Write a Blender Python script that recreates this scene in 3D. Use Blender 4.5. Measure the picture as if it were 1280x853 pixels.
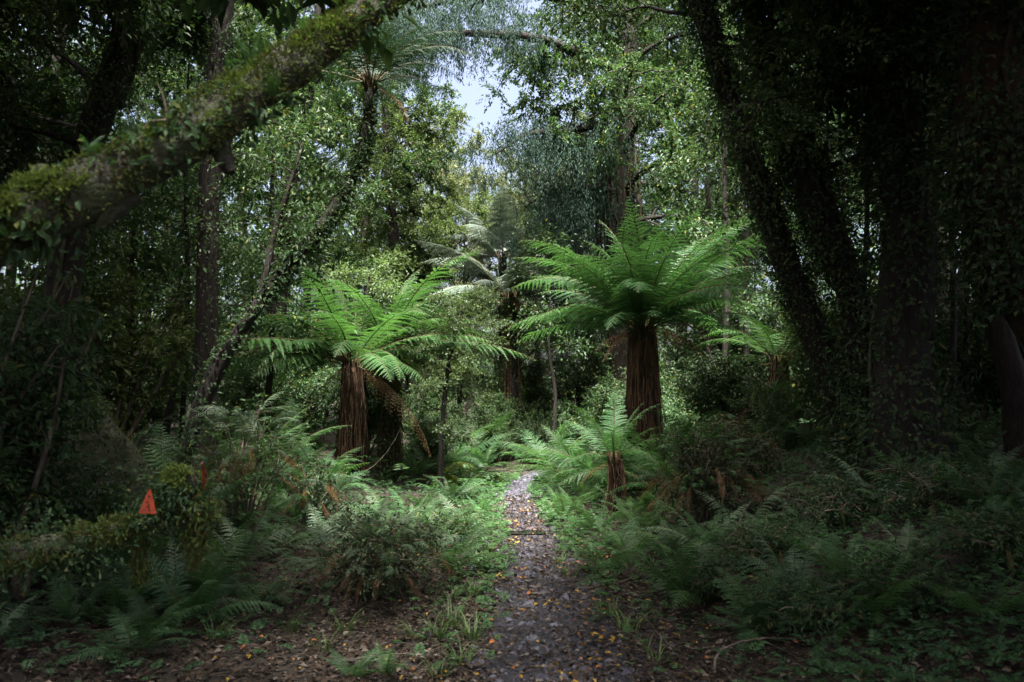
import bpy, math
import numpy as np
from mathutils import Vector, Euler

# ------------------------------------------------------------------ scene, camera, sky, sun, exposure
for o in list(bpy.data.objects):
    bpy.data.objects.remove(o)
scn = bpy.context.scene
COL = scn.collection
R = math.radians
CAMZ, PITCH, FPX = 1.55, R(4.25), 28 / 36 * 1280

cam_d = bpy.data.cameras.new('camera')
cam = bpy.data.objects.new('camera', cam_d)
COL.objects.link(cam)
cam.location = (0, 0, CAMZ)
cam.rotation_euler = (math.pi / 2 + PITCH, 0, 0)
cam_d.lens = 28
cam_d.sensor_width = 36
cam_d.clip_end = 2000
cam_d.clip_start = 0.05
cam_d.dof.use_dof = True
cam_d.dof.focus_distance = 12.0
cam_d.dof.aperture_fstop = 3.5
scn.camera = cam

SUN_EL, SUN_AZ = R(69), R(-176)          # azimuth from +Y, negative = left of the view
world = bpy.data.worlds.new('World')
scn.world = world
world.use_nodes = True
wn = world.node_tree
sky = wn.nodes.new('ShaderNodeTexSky')
sky.sky_type = 'NISHITA'
sky.sun_disc = False
sky.sun_elevation = SUN_EL
sky.sun_rotation = SUN_AZ
sky.dust_density = 10.0
sky.air_density = 0.6
sky.ozone_density = 0.3
bg = wn.nodes['Background']
bg.inputs['Strength'].default_value = 0.12
wn.links.new(sky.outputs['Color'], bg.inputs['Color'])

sun_d = bpy.data.lights.new('sun', 'SUN')
sun_d.energy = 4.8
sun_d.angle = R(12)
sun_d.color = (1.0, 0.97, 0.92)
sun = bpy.data.objects.new('sun', sun_d)
COL.objects.link(sun)
S = Vector((math.sin(SUN_AZ) * math.cos(SUN_EL), math.cos(SUN_AZ) * math.cos(SUN_EL), math.sin(SUN_EL)))
sun.rotation_euler = (-S).to_track_quat('-Z', 'Y').to_euler()
sun.location = S * 60

scn.view_settings.view_transform = 'Standard'
scn.view_settings.look = 'None'
scn.view_settings.exposure = 2.55
scn.view_settings.gamma = 1.0
scn.view_settings.use_curve_mapping = False
cy = scn.cycles
cy.max_bounces = 6
cy.diffuse_bounces = 4
cy.glossy_bounces = 2
cy.transmission_bounces = 4
cy.transparent_max_bounces = 4
cy.caustics_reflective = False
cy.caustics_refractive = False
cy.use_denoising = True
cy.sample_clamp_indirect = 4.0

# ------------------------------------------------------------------ helpers
def rng(s):
    return np.random.default_rng(s)

def pix(px, py, d):
    """point in the direction of a photograph pixel, d metres ahead"""
    u = (426.5 - py) / FPX
    fy = math.cos(PITCH) - u * math.sin(PITCH)
    fz = math.sin(PITCH) + u * math.cos(PITCH)
    k = d / fy
    return np.array([(px - 640) / FPX * k, d, CAMZ + fz * k])

def sstep(t):
    t = np.clip(t, 0, 1)
    return t * t * (3 - 2 * t)

_PY = np.array([-8, 3.0, 4.4, 5.5, 7.7, 9.6, 11.0, 13.4, 15.4, 17.5, 20, 40])
_PX = np.array([.35, .32, .31, .28, .27, .20, .13, .06, .25, .75, 1.8, 8])
_PW = np.array([.52, .51, .50, .47, .36, .31, .31, .26, .25, .22, .2, .2])
def path_c(y): return np.interp(y, _PY, _PX)
def path_w(y): return np.interp(y, _PY, _PW)

def noise2(x, y, f=1.0, s=0.0):
    return (np.sin(x * 1.7 * f + 1.3 * np.sin(y * 1.1 * f + s)) + np.sin(y * 2.1 * f + s + 1.7 * np.sin(x * 0.9 * f + 2 * s))
            + 0.5 * np.sin(x * 4.3 * f + y * 3.1 * f + s)) / 2.5

def hgt(x, y):
    x = np.asarray(x, float); y = np.asarray(y, float)
    dx = x - path_c(y)
    off = np.clip((np.abs(dx) - path_w(y)) / 0.8, 0, 1)
    h = 0.8 * sstep((dx - 0.9) / 3.4) * (1 - 0.45 * sstep((y - 12) / 6))
    h = h + 0.4 * sstep((-dx - 1.7) / 4.0)
    h = h + off * (0.055 * noise2(x, y, 1.0) + 0.03 * noise2(x, y, 2.7, 2.0)) + 0.010 * noise2(x, y, 3.5, 1.0)
    h = h + 0.03 * np.clip(y - 16, 0, 30)
    return h

def ground(px, py):
    """where the ray of a pixel meets the ground"""
    ds = np.linspace(2.5, 60, 3000)
    a = pix(px, py, 1.0) - np.array([0, 0, CAMZ])
    xs, zs = a[0] * ds, CAMZ + a[2] * ds
    hit = np.nonzero(zs < hgt(xs, ds))[0]
    d = ds[hit[0]] if len(hit) else 30.0
    return np.array([a[0] * d, d, float(hgt(a[0] * d, d))])

def gz(x, y): return float(hgt(x, y))

class MB:
    def __init__(s):
        s.v = []; s.f = []; s.m = []; s.sm = []; s.n = 0
    def add(s, v, f, mat=0, smooth=False):
        v = np.asarray(v, float).reshape(-1, 3); f = np.asarray(f, int)
        if len(f) == 0: return
        s.v.append(v); s.f.append(f + s.n); s.n += len(v)
        s.m.append(np.full(len(f), mat)); s.sm.append(np.full(len(f), smooth))
    def mesh(s, name, mats):
        me = bpy.data.meshes.new(name)
        V = np.concatenate(s.v)
        idx = np.concatenate([f.ravel() for f in s.f]).astype(np.int32)
        tot = np.concatenate([np.full(len(f), f.shape[1]) for f in s.f])
        st = np.concatenate([[0], np.cumsum(tot)[:-1]]).astype(np.int32)
        me.vertices.add(len(V)); me.vertices.foreach_set('co', V.astype(np.float32).ravel())
        me.loops.add(len(idx)); me.loops.foreach_set('vertex_index', idx)
        me.polygons.add(len(st)); me.polygons.foreach_set('loop_start', st)
        me.polygons.foreach_set('material_index', np.concatenate(s.m).astype(np.int32))
        me.polygons.foreach_set('use_smooth', np.concatenate(s.sm))
        me.update(calc_edges=True)
        for m in (mats if isinstance(mats, (list, tuple)) else [mats]):
            me.materials.append(m)
        return me
    def obj(s, name, mats, parent=None, loc=None):
        return mobj(name, s.mesh(name, mats), parent, loc)

def mobj(name, me, parent=None, loc=None, rot=None, scale=None):
    o = bpy.data.objects.new(name, me)
    COL.objects.link(o)
    if parent is not None: o.parent = parent
    if loc is not None: o.location = loc
    if rot is not None: o.rotation_euler = rot
    if scale is not None: o.scale = (scale,) * 3 if np.isscalar(scale) else scale
    return o

def tag(o, label, cat, group=None, kind=None):
    o['label'] = label; o['category'] = cat
    if group: o['group'] = group
    if kind: o['kind'] = kind
    return o

def thing(name, label, cat, loc=(0, 0, 0), rz=0, group=None, scale=1):
    o = mobj(name, None, None, loc, (0, 0, rz), scale)
    o.empty_display_size = 0.2
    return tag(o, label, cat, group)

def nrm(a):
    return a / np.maximum(np.linalg.norm(a, axis=-1, keepdims=True), 1e-9)

def curve(ctrl, n):
    """Catmull-Rom through control points"""
    c = np.asarray(ctrl, float)
    if len(c) < 3:
        return np.linspace(c[0], c[-1], n)
    p = np.vstack([2 * c[0] - c[1], c, 2 * c[-1] - c[-2]])
    u = np.linspace(0, len(c) - 1, n); i = np.minimum(u.astype(int), len(c) - 2); t = (u - i)[:, None]
    a, b, cc, d = p[i], p[i + 1], p[i + 2], p[i + 3]
    return 0.5 * (2 * b + (cc - a) * t + (2 * a - 5 * b + 4 * cc - d) * t ** 2 + (3 * b - a - 3 * cc + d) * t ** 3)

def frames(pts):
    T = nrm(np.gradient(pts, axis=0))
    up = np.array([0, 0, 1.0]) if abs(T[0, 2]) < 0.8 else np.array([0, 1.0, 0])
    A = np.zeros_like(T); a = up
    for i in range(len(T)):
        a = a - T[i] * np.dot(a, T[i]); a = a / max(np.linalg.norm(a), 1e-9); A[i] = a
    return T, A, np.cross(T, A)

def tube(mb, pts, rad, sides=6, mat=0, rough=0.0, r=None, smooth=True, flute=0.0):
    pts = np.asarray(pts, float); n = len(pts)
    rad = np.broadcast_to(np.asarray(rad, float), (n,))
    T, A, B = frames(pts)
    th = np.linspace(0, 2 * np.pi, sides, endpoint=False)
    rr = rad[:, None] * np.ones((1, sides))
    if rough and r is not None:
        rr = rr * (1 + rough * r.normal(size=(n, sides)))
    if flute:
        ph = np.linspace(0, 2.5, n)[:, None]
        rr = rr * (1 + flute * (np.sin(3 * th[None] + ph) + 0.6 * np.sin(5 * th[None] - 2 * ph)))
    V = pts[:, None] + rr[..., None] * (np.cos(th)[None, :, None] * A[:, None] + np.sin(th)[None, :, None] * B[:, None])
    i = np.arange(n - 1)[:, None] * sides; j = np.arange(sides)[None]; k = (j + 1) % sides
    F = np.stack([i + j, i + k, i + sides + k, i + sides + j], -1).reshape(-1, 4)
    mb.add(V, F, mat, smooth)
    if sides >= 3:
        mb.add(V[-1], [[q, (q + 1) % sides, 0][::1] for q in range(1, sides - 1)], mat)
        mb.add(V[0], [[0, (q + 1) % sides, q] for q in range(1, sides - 1)], mat)

def leaves(mb, pos, d, up, L, W, mat=0, fine=False, fold=0.25):
    """flat folded leaves: pos base, d direction, up rough normal"""
    d = nrm(d); side = nrm(np.cross(d, up)); n = np.cross(side, d)
    L = np.broadcast_to(L, (len(pos),))[:, None]; W = np.broadcast_to(W, (len(pos),))[:, None]
    k = len(pos); b = np.arange(k)[:, None]
    if not fine:
        V = np.stack([pos, pos + d * L * .45 + side * W * .5 + n * W * fold, pos + d * L - n * L * .08,
                      pos + d * L * .45 - side * W * .5 + n * W * fold], 1)
        mb.add(V, b * 4 + np.array([[0, 1, 2, 3]]), mat)
    else:
        V = np.stack([pos, pos + d * L * .28 + side * W * .46 + n * W * fold, pos + d * L * .65 + side * W * .40 + n * W * fold * .7,
                      pos + d * L - n * L * .12, pos + d * L * .65 - side * W * .40 + n * W * fold * .7,
                      pos + d * L * .28 - side * W * .46 + n * W * fold], 1)
        mb.add(V, (b * 6)[:, :, None].reshape(-1, 1) + np.array([[0, 1, 2, 3]]), mat)
        # second half shares the vertices of the first
        mb.f.append((b * 6 + np.array([[0, 3, 4, 5]])) + (mb.n - 6 * k)); mb.m.append(np.full(k, mat)); mb.sm.append(np.full(k, False))

def rvec(r, n, zs=1.0):
    a = r.normal(size=(n, 3)); a[:, 2] *= zs
    return nrm(a)

# ------------------------------------------------------------------ materials
def mat_new(name):
    m = bpy.data.materials.new(name); m.use_nodes = True
    nt = m.node_tree; nt.nodes.clear()
    return m, nt, nt.nodes.new('ShaderNodeOutputMaterial')

def leaf_mat(name, c1, c2, trans=0.35, rough=0.5, spec=0.3, tint=(1.15, 1.2, 0.65), third=None, pthird=0.0):
    m, nt, out = mat_new(name); N, Lk = nt.nodes, nt.links
    geo = N.new('ShaderNodeNewGeometry'); oi = N.new('ShaderNodeObjectInfo')
    ramp = N.new('ShaderNodeValToRGB')
    ramp.color_ramp.elements[0].color = (*c1, 1); ramp.color_ramp.elements[1].color = (*c2, 1)
    if third is not None:
        ramp.color_ramp.elements[1].position = 1 - pthird - 0.02
        e = ramp.color_ramp.elements.new(1 - pthird); e.color = (*third, 1)
    Lk.new(geo.outputs['Random Per Island'], ramp.inputs[0])
    hsv = N.new('ShaderNodeHueSaturation')
    mr = N.new('ShaderNodeMapRange'); mr.inputs[3].default_value = 0.7; mr.inputs[4].default_value = 1.35
    Lk.new(oi.outputs['Random'], mr.inputs[0]); Lk.new(mr.outputs[0], hsv.inputs['Value'])
    Lk.new(ramp.outputs[0], hsv.inputs['Color'])
    p = N.new('ShaderNodeBsdfPrincipled')
    p.inputs['Roughness'].default_value = rough; p.inputs['Specular IOR Level'].default_value = spec
    Lk.new(hsv.outputs[0], p.inputs['Base Color'])
    mul = N.new('ShaderNodeMix'); mul.data_type = 'RGBA'; mul.blend_type = 'MULTIPLY'; mul.inputs[0].default_value = 1
    mul.inputs[7].default_value = (*tint, 1)
    Lk.new(hsv.outputs[0], mul.inputs[6])
    tr = N.new('ShaderNodeBsdfTranslucent'); Lk.new(mul.outputs[2], tr.inputs['Color'])
    mx = N.new('ShaderNodeMixShader'); mx.inputs[0].default_value = trans
    Lk.new(p.outputs[0], mx.inputs[1]); Lk.new(tr.outputs[0], mx.inputs[2]); Lk.new(mx.outputs[0], out.inputs[0])
    return m

def noise_mat(name, cols, scale=8, stretch=(1, 1, 1), rough=0.85, bump=0.4, bscale=30, spec=0.3, detail=6, island=0.0):
    m, nt, out = mat_new(name); N, Lk = nt.nodes, nt.links
    tc = N.new('ShaderNodeTexCoord'); mp = N.new('ShaderNodeMapping'); mp.inputs['Scale'].default_value = stretch
    Lk.new(tc.outputs['Object'], mp.inputs[0])
    nz = N.new('ShaderNodeTexNoise'); nz.inputs['Scale'].default_value = scale; nz.inputs['Detail'].default_value = detail
    nz.inputs['Roughness'].default_value = 0.65
    Lk.new(mp.outputs[0], nz.inputs['Vector'])
    ramp = N.new('ShaderNodeValToRGB'); el = ramp.color_ramp.elements
    k = len(cols)
    for i, c in enumerate(cols):
        pos = 0.3 + 0.42 * i / max(k - 1, 1)
        if i == 0: e = el[0]
        elif i == k - 1: e = el[-1]
        else: e = el.new(pos)
        e.position = pos; e.color = (*c, 1)
    p = N.new('ShaderNodeBsdfPrincipled'); p.inputs['Roughness'].default_value = rough
    p.inputs['Specular IOR Level'].default_value = spec
    if island:
        geo = N.new('ShaderNodeNewGeometry'); ad = N.new('ShaderNodeMath'); ad.operation = 'MULTIPLY_ADD'
        ad.inputs[1].default_value = island
        sb = N.new('ShaderNodeMath'); sb.operation = 'SUBTRACT'; sb.inputs[1].default_value = island / 2
        Lk.new(nz.outputs[0], sb.inputs[0]); Lk.new(geo.outputs['Random Per Island'], ad.inputs[0]); Lk.new(sb.outputs[0], ad.inputs[2])
        Lk.new(ad.outputs[0], ramp.inputs[0])
    else:
        Lk.new(nz.outputs[0], ramp.inputs[0])
    Lk.new(ramp.outputs[0], p.inputs['Base Color'])
    if bump:
        n2 = N.new('ShaderNodeTexNoise'); n2.inputs['Scale'].default_value = bscale; n2.inputs['Detail'].default_value = 5
        Lk.new(mp.outputs[0], n2.inputs['Vector'])
        b = N.new('ShaderNodeBump'); b.inputs['Strength'].default_value = bump; b.inputs['Distance'].default_value = 0.03
        Lk.new(n2.outputs[0], b.inputs['Height']); Lk.new(b.outputs[0], p.inputs['Normal'])
    Lk.new(p.outputs[0], out.inputs[0])
    return m

M = {}
M['leaf'] = leaf_mat('leaf green', (.028, .064, .028), (.070, .125, .050), third=(.13, .14, .03), pthird=.04)
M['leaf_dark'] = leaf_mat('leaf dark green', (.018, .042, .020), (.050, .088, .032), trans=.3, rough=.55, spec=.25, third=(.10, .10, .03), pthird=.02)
M['leaf_light'] = leaf_mat('leaf light green', (.060, .10, .035), (.12, .17, .055), trans=.4)
M['leaf_yellow'] = leaf_mat('leaf yellow green', (.058, .100, .042), (.100, .142, .064), trans=.42)
M['leaf_blue'] = leaf_mat('needle blue green', (.014, .034, .027), (.034, .060, .042), trans=.2, rough=.7, spec=.15)
M['leaf_brown'] = leaf_mat('leaf brown green', (.018, .036, .018), (.050, .072, .032), third=(.075, .045, .024), pthird=.14)
M['leaf_pale'] = leaf_mat('leaf pale olive', (.085, .11, .055), (.16, .18, .10), trans=.35)
M['frond'] = leaf_mat('frond green', (.030, .080, .026), (.060, .125, .042), trans=.42, tint=(1.05, 1.2, .6))
M['frond_bright'] = leaf_mat('frond bright green', (.034, .092, .036), (.062, .138, .054), trans=.45, tint=(1.1, 1.2, .6))
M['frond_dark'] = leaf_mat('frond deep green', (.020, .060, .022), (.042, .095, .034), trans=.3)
M['frond_shade'] = leaf_mat('frond silhouette green', (.010, .028, .014), (.022, .045, .022), trans=.15)  # silhouette shade of the curved tree fern put into its frond colour
M['frond_silver'] = leaf_mat('frond silvery', (.075, .105, .080), (.125, .155, .125), trans=.25, rough=.4, tint=(1, 1, .8))
M['frond_grey'] = leaf_mat('frond grey green', (.055, .10, .055), (.10, .15, .085), trans=.3, rough=.45, tint=(1, 1.1, .7))
M['frond_dead'] = leaf_mat('frond dead brown', (.09, .045, .018), (.17, .085, .030), trans=.2, tint=(1, .9, .6))
M['rachis'] = noise_mat('stalk brown', [(.03, .02, .01), (.075, .055, .02)], scale=10, bump=0)
M['stipe'] = noise_mat('dry stalk', [(.020, .011, .007), (.064, .036, .020), (.16, .10, .058)], scale=6, stretch=(3, 3, .6), bump=0, island=.55, rough=.7)
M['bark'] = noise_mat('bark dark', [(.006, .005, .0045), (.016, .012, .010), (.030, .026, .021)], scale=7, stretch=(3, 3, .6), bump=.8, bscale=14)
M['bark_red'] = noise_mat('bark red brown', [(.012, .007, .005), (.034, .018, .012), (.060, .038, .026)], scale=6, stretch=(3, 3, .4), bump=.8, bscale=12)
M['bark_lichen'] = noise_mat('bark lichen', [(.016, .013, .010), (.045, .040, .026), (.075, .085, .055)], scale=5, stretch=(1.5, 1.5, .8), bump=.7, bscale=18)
M['bark_moss'] = noise_mat('bark moss', [(.010, .009, .008), (.055, .050, .040), (.050, .062, .024), (.09, .085, .07)], scale=9, bump=1.0, bscale=30)
M['moss'] = leaf_mat('moss', (.036, .058, .016), (.105, .140, .040), trans=.25, rough=.8, spec=.1, third=(.11, .085, .04), pthird=.12)
M['moss_bright'] = leaf_mat('moss yellow green', (.095, .15, .035), (.17, .22, .06), trans=.3, rough=.8, spec=.1)
M['twig'] = noise_mat('twig', [(.04, .030, .022), (.10, .08, .060), (.19, .165, .135)], scale=9, bump=.3)
M['soil'] = noise_mat('forest soil', [(.012, .010, .008), (.028, .022, .016), (.050, .036, .024)], scale=9, bump=1.0, bscale=40, rough=.9)
M['gravel_bed'] = noise_mat('wet gravel bed', [(.012, .011, .012), (.030, .028, .032), (.058, .054, .062)], scale=26, bump=1.0, bscale=60, rough=.55)
M['pebble'] = noise_mat('pebble', [(.018, .017, .022), (.045, .043, .056), (.085, .083, .108)], scale=3, bump=.15, island=.6, rough=.6, spec=.3)
M['stone'] = noise_mat('flat stone', [(.06, .062, .072), (.12, .125, .145), (.18, .185, .205)], scale=7, bump=.5, rough=.5)
M['boulder'] = noise_mat('mossy rock', [(.025, .028, .018), (.050, .055, .030), (.085, .085, .065)], scale=5, bump=1.0, bscale=16)
M['litter'] = leaf_mat('dead leaves', (.016, .011, .008), (.065, .041, .025), trans=.1, tint=(1, .9, .7), rough=.6, third=(.16, .13, .10), pthird=.12)
M['litter_yellow'] = leaf_mat('yellow leaves', (.30, .17, .022), (.48, .33, .06), trans=.15, tint=(1, .9, .6), third=(.42, .16, .05), pthird=.3)
M['grass'] = leaf_mat('grass', (.050, .095, .030), (.11, .165, .06), trans=.35)
M['puddle'] = noise_mat('puddle', [(.010, .009, .010), (.016, .015, .016)], scale=3, bump=0, rough=.08, spec=.6)
M['orange'] = noise_mat('orange plastic', [(.06, .014, .008), (.26, .034, .008), (.36, .052, .011)], scale=14, bump=0, rough=.45)
M['smudge'] = noise_mat('dirt marks', [(.03, .012, .008), (.09, .025, .012)], scale=20, bump=0)

# ------------------------------------------------------------------ structure: ground and path
def grid(xs, ys, zf, name, mat, lift=0.0):
    X, Y = np.meshgrid(xs, ys)
    Z = zf(X, Y) + lift
    V = np.stack([X, Y, Z], -1).reshape(-1, 3); nx = len(xs)
    i = (np.arange(len(ys) - 1)[:, None] * nx + np.arange(nx - 1)[None]).ravel()
    mb = MB(); mb.add(V, np.stack([i, i + 1, i + nx + 1, i + nx], 1), 0, True)
    o = mb.obj(name, mat); o['kind'] = 'structure'
    return o
def cat(*a): return np.unique(np.concatenate(a))
grid(cat(np.linspace(-300, -20, 12), np.linspace(-20, -7, 27), np.linspace(-7, 7, 101), np.linspace(7, 20, 27), np.linspace(20, 300, 12)),
     cat(np.linspace(-60, 0, 16), np.linspace(0, 18, 121), np.linspace(18, 45, 55), np.linspace(45, 500, 14)), hgt, 'ground', M['soil'])

r = rng(5)
ys = np.linspace(-4, 19, 330); us = np.linspace(-1, 1, 15)
Y = np.repeat(ys[:, None], 15, 1)
edge = 1 + 0.16 * np.sin(ys * 3.1) + 0.10 * np.sin(ys * 7.7 + 1) + 0.05 * r.normal(size=len(ys))
X = path_c(ys)[:, None] + us[None] * (path_w(ys) * edge)[:, None]
mb = MB(); i = (np.arange(329)[:, None] * 15 + np.arange(14)[None]).ravel()
mb.add(np.stack([X, Y, hgt(X, Y) + 0.006], -1), np.stack([i, i + 1, i + 16, i + 15], 1), 0, True)
po = mb.obj('path', M['gravel_bed']); po['kind'] = 'structure'

def pebbles(n, seed, smin, smax, ymin, ymax, spread):
    r = rng(seed); mb = MB()
    t = r.random(n) ** 1.6
    y = ymin + (ymax - ymin) * t
    x = path_c(y) + path_w(y) * np.clip(r.normal(size=n) * spread, -1.9, 1.9)
    s = smin * (smax / smin) ** (r.random(n) ** 2.2) * (0.7 + 0.06 * y)
    base = np.array([[1, 0, 0], [.45, .85, 0], [-.5, .8, 0], [-1, 0, 0], [-.45, -.85, 0], [.5, -.8, 0], [.45, .1, .75], [-.4, .25, .7], [0, -.4, .7]])
    F = np.array([[0, 1, 6], [1, 2, 7], [1, 7, 6], [2, 3, 7], [3, 4, 8], [3, 8, 7], [4, 5, 8], [5, 0, 6], [5, 6, 8], [6, 7, 8]])
    a = r.random(n) * 6.28; ca, sa = np.cos(a), np.sin(a)
    B = base[None] * (1 + .22 * r.normal(size=(n, 9, 3))); B[:, :, 2] *= (0.35 + .5 * r.random(n))[:, None]; B[:, :, 1] *= (.55 + .45 * r.random(n))[:, None]
    Bx = B[..., 0] * ca[:, None] - B[..., 1] * sa[:, None]; By = B[..., 0] * sa[:, None] + B[..., 1] * ca[:, None]
    V = np.stack([Bx, By, B[..., 2] - .08], -1) * (s * .5)[:, None, None] + np.stack([x, y, hgt(x, y) + .006], -1)[:, None]
    mb.add(V, (np.arange(n)[:, None, None] * 9 + F[None]).reshape(-1, 3))
    return mb
tag(pebbles(260, 12, .05, .12, 3.7, 15, .8).obj('loose_stones', M['pebble']), 'scattered larger loose stones bedded in the gravel path', 'stones', kind='stuff')
tag(pebbles(11500, 11, .010, .055, 3.6, 17, .72).obj('gravel', M['pebble']), 'wet grey gravel strewn along the footpath', 'gravel', kind='stuff')

def litter(n, seed, smin, smax, xr, yr, lift, mat, name, label, pathbias=0.0, fine=False):
    r = rng(seed); mb = MB()
    y = yr[0] + (yr[1] - yr[0]) * r.random(n) ** 1.5
    x = xr[0] + (xr[1] - xr[0]) * r.random(n)
    if pathbias:
        k = r.random(n) < pathbias
        x = np.where(k, path_c(y) + r.normal(size=n) * .55, x)
    a = r.random(n) * 6.28
    d = np.stack([np.cos(a), np.sin(a), .25 * r.normal(size=n)], -1)
    if fine:
        k = (noise2(x, y, 2.2, 4.0) + .6 * r.normal(size=n) > .1); x, y, a, d = x[k], y[k], a[k], d[k]; n = len(x)
    if not fine:
        k = (np.abs(x - path_c(y)) > path_w(y) * .9) | (r.random(n) < np.clip(.35 + .3 * noise2(x, y, 1.8, 7.0) + np.clip(y - 8, 0, 9) * .25, .12, 1)); x, y, a, d = x[k], y[k], a[k], d[k]; n = len(x)
    up = nrm(np.stack([.35 * r.normal(size=n), .35 * r.normal(size=n), np.ones(n)], -1))
    L = smin + (smax - smin) * r.random(n)
    leaves(mb, np.stack([x, y, hgt(x, y) + lift + .012 * r.random(n)], -1), d, up, L, L * (.35 + .4 * r.random(n)), fine=fine)
    return tag(mb.obj(name, mat), label, 'leaf litter', kind='stuff')
litter(52000, 21, .014, .06, (-4.5, 3.0), (3.4, 13), .010, M['litter'], 'leaf_litter', 'brown dead leaves covering the forest floor', .15)
litter(1500, 22, .022, .05, (-2.2, 2.0), (3.4, 13), .022, M['litter_yellow'], 'yellow_leaf_litter', 'small yellow and orange fallen leaves scattered on path', .55, True)

r = rng(23); n = 1800; mb = MB()
y = 3.4 + 7 * r.random(n) ** 1.4; x = path_c(y) + np.where(r.random(n) < .7, -.3 - 2.8 * r.random(n), 1.6 * r.random(n)); a = r.random(n) * 6.28; Ls = .04 + .16 * r.random(n) ** 2
for i in range(n):
    p0 = np.array([x[i], y[i], gz(x[i], y[i]) + .014]); e = p0 + Ls[i] * np.array([math.cos(a[i]), math.sin(a[i]), 0]); e[2] = gz(e[0], e[1]) + .016
    tube(mb, np.array([p0, (p0 + e) / 2 + r.normal(size=3) * .006, e]), (.0016 + .0025 * r.random()) * np.array([1, .9, .5]), 3)
tag(mb.obj('twig_litter', M['twig']), 'fine broken twigs strewn over the leaf litter', 'twigs', kind='stuff')

# ------------------------------------------------------------------ fronds
def frond_mesh(name, mats, L=2.0, n=34, maxp=.36, a0=60, a1=-10, m=12, tooth=.055, pdroop=.25, sweep=28, stalk=.12, seed=0, rr=.012, fill=.95, curl=1.3, prof=0):
    """one arching frond: stalk, pinnae on both sides, toothed with pinnules"""
    r = rng(seed); mb = MB()
    k = 40; t = np.linspace(0, 1, k)
    ang = np.radians(a0 + (a1 - a0) * t ** curl)
    P = np.cumsum(np.stack([np.cos(ang), 0 * t, np.sin(ang)], -1), 0) * (L / k)
    P = P - P[0]
    P[:, 1] += .03 * L * np.sin(t * 2.3 + r.random() * 6) * t
    tube(mb, P[::3], rr * (1 - .85 * t[::3]), 4, 1)
    T = nrm(np.gradient(P, axis=0)); Sd = np.array([0, 1.0, 0]); Nn = nrm(np.cross(T, np.tile(Sd, (k, 1))))
    for q in range(n):
        tt = stalk + (1 - stalk) * (q + .5) / n
        u = (tt - stalk) / (1 - stalk)
        pl = maxp * (np.sin(np.pi * min(.06 + u * .98, 1) ** .62) ** .75 if prof == 0 else (1 - u) ** .8 * min(1, .55 + u * 3)) + .012 * L
        ii = tt * (k - 1); i0 = min(int(ii), k - 2); w = ii - i0
        p0 = P[i0] * (1 - w) + P[i0 + 1] * w; Tt = T[i0]; Nt = Nn[i0]
        for sg in (-1, 1):
            sw = np.radians(sweep + 18 * u + 4 * r.normal()); ln = pl * (1 + .07 * r.normal())
            dd = nrm(sg * Sd * np.cos(sw) + Tt * np.sin(sw) + Nt * (-pdroop * .5 + .09 * r.normal()))
            mm = max(4, int(m * (.35 + .65 * ln / maxp)))
            s = (np.arange(mm) + .0) / mm
            ax = p0 + dd * (s * ln)[:, None] - np.array([0, 0, 1.0]) * (pdroop * ln * s ** 2)[:, None]
            step = nrm(dd - np.array([0, 0, 1]) * pdroop * .5) * (ln / mm) * fill
            tl = tooth * (1 - s) ** .6 * (.35 + .65 * ln / maxp)
            pr = nrm(np.cross(np.cross(dd, Tt), dd))
            for s2 in (-1, 1):
                tip = ax + step * .75 + s2 * pr * tl[:, None] - Nt * .15 * tl[:, None]
                V = np.stack([ax, ax + step, tip + step * .12, tip - step * .30], 1)
                mb.add(V, np.arange(mm)[:, None] * 4 + np.array([[0, 1, 2, 3]]))
    return mb.mesh(name, mats)

def frond_set(key, leaf, rach='rachis', **kw):
    arcs = {'up': (69, 24), 'mid': (56, 2), 'low': (36, -30), 'flat': (18, -30), 'hang': (-20, -75)}
    return {a: [frond_mesh('frond_%s_%s' % (key, a), [M[leaf], M[rach]], a0=v[0] + 6 * i, a1=v[1] - 8 * i, seed=hash((key, a)) % 1000 * 0 + len(key) * 7 + i * 13 + ord(a[0]), **kw) for i in range(2)] for a, v in arcs.items()}
FS = {}
FS['tree'] = frond_set('tree', 'frond', L=2.0, n=31, maxp=.31, m=14, tooth=.025)
FS['treebright'] = frond_set('treebright', 'frond_bright', L=2.0, n=31, maxp=.31, m=15, tooth=.024, stalk=.10)
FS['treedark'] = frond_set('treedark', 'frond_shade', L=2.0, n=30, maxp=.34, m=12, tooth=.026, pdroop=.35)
FS['silver'] = frond_set('silver', 'frond_silver', L=2.0, n=30, maxp=.42, m=10, tooth=.07, pdroop=.4)
FS['small'] = frond_set('small', 'frond', L=1.0, n=20, maxp=.17, m=9, tooth=.021, rr=.006, sweep=22)
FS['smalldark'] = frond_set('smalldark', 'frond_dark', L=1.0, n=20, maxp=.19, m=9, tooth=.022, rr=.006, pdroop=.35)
FS['grey'] = frond_set('grey', 'frond_grey', L=1.0, n=18, maxp=.26, m=10, tooth=.026, rr=.006, prof=1, pdroop=.35)
FS['bright'] = frond_set('bright', 'frond_bright', L=1.0, n=21, maxp=.18, m=9, tooth=.021, rr=.006)
FS['dead'] = frond_set('dead', 'frond_dead', L=1.0, n=30, maxp=.085, m=7, tooth=.012, rr=.006, pdroop=.9, fill=.6)

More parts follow.
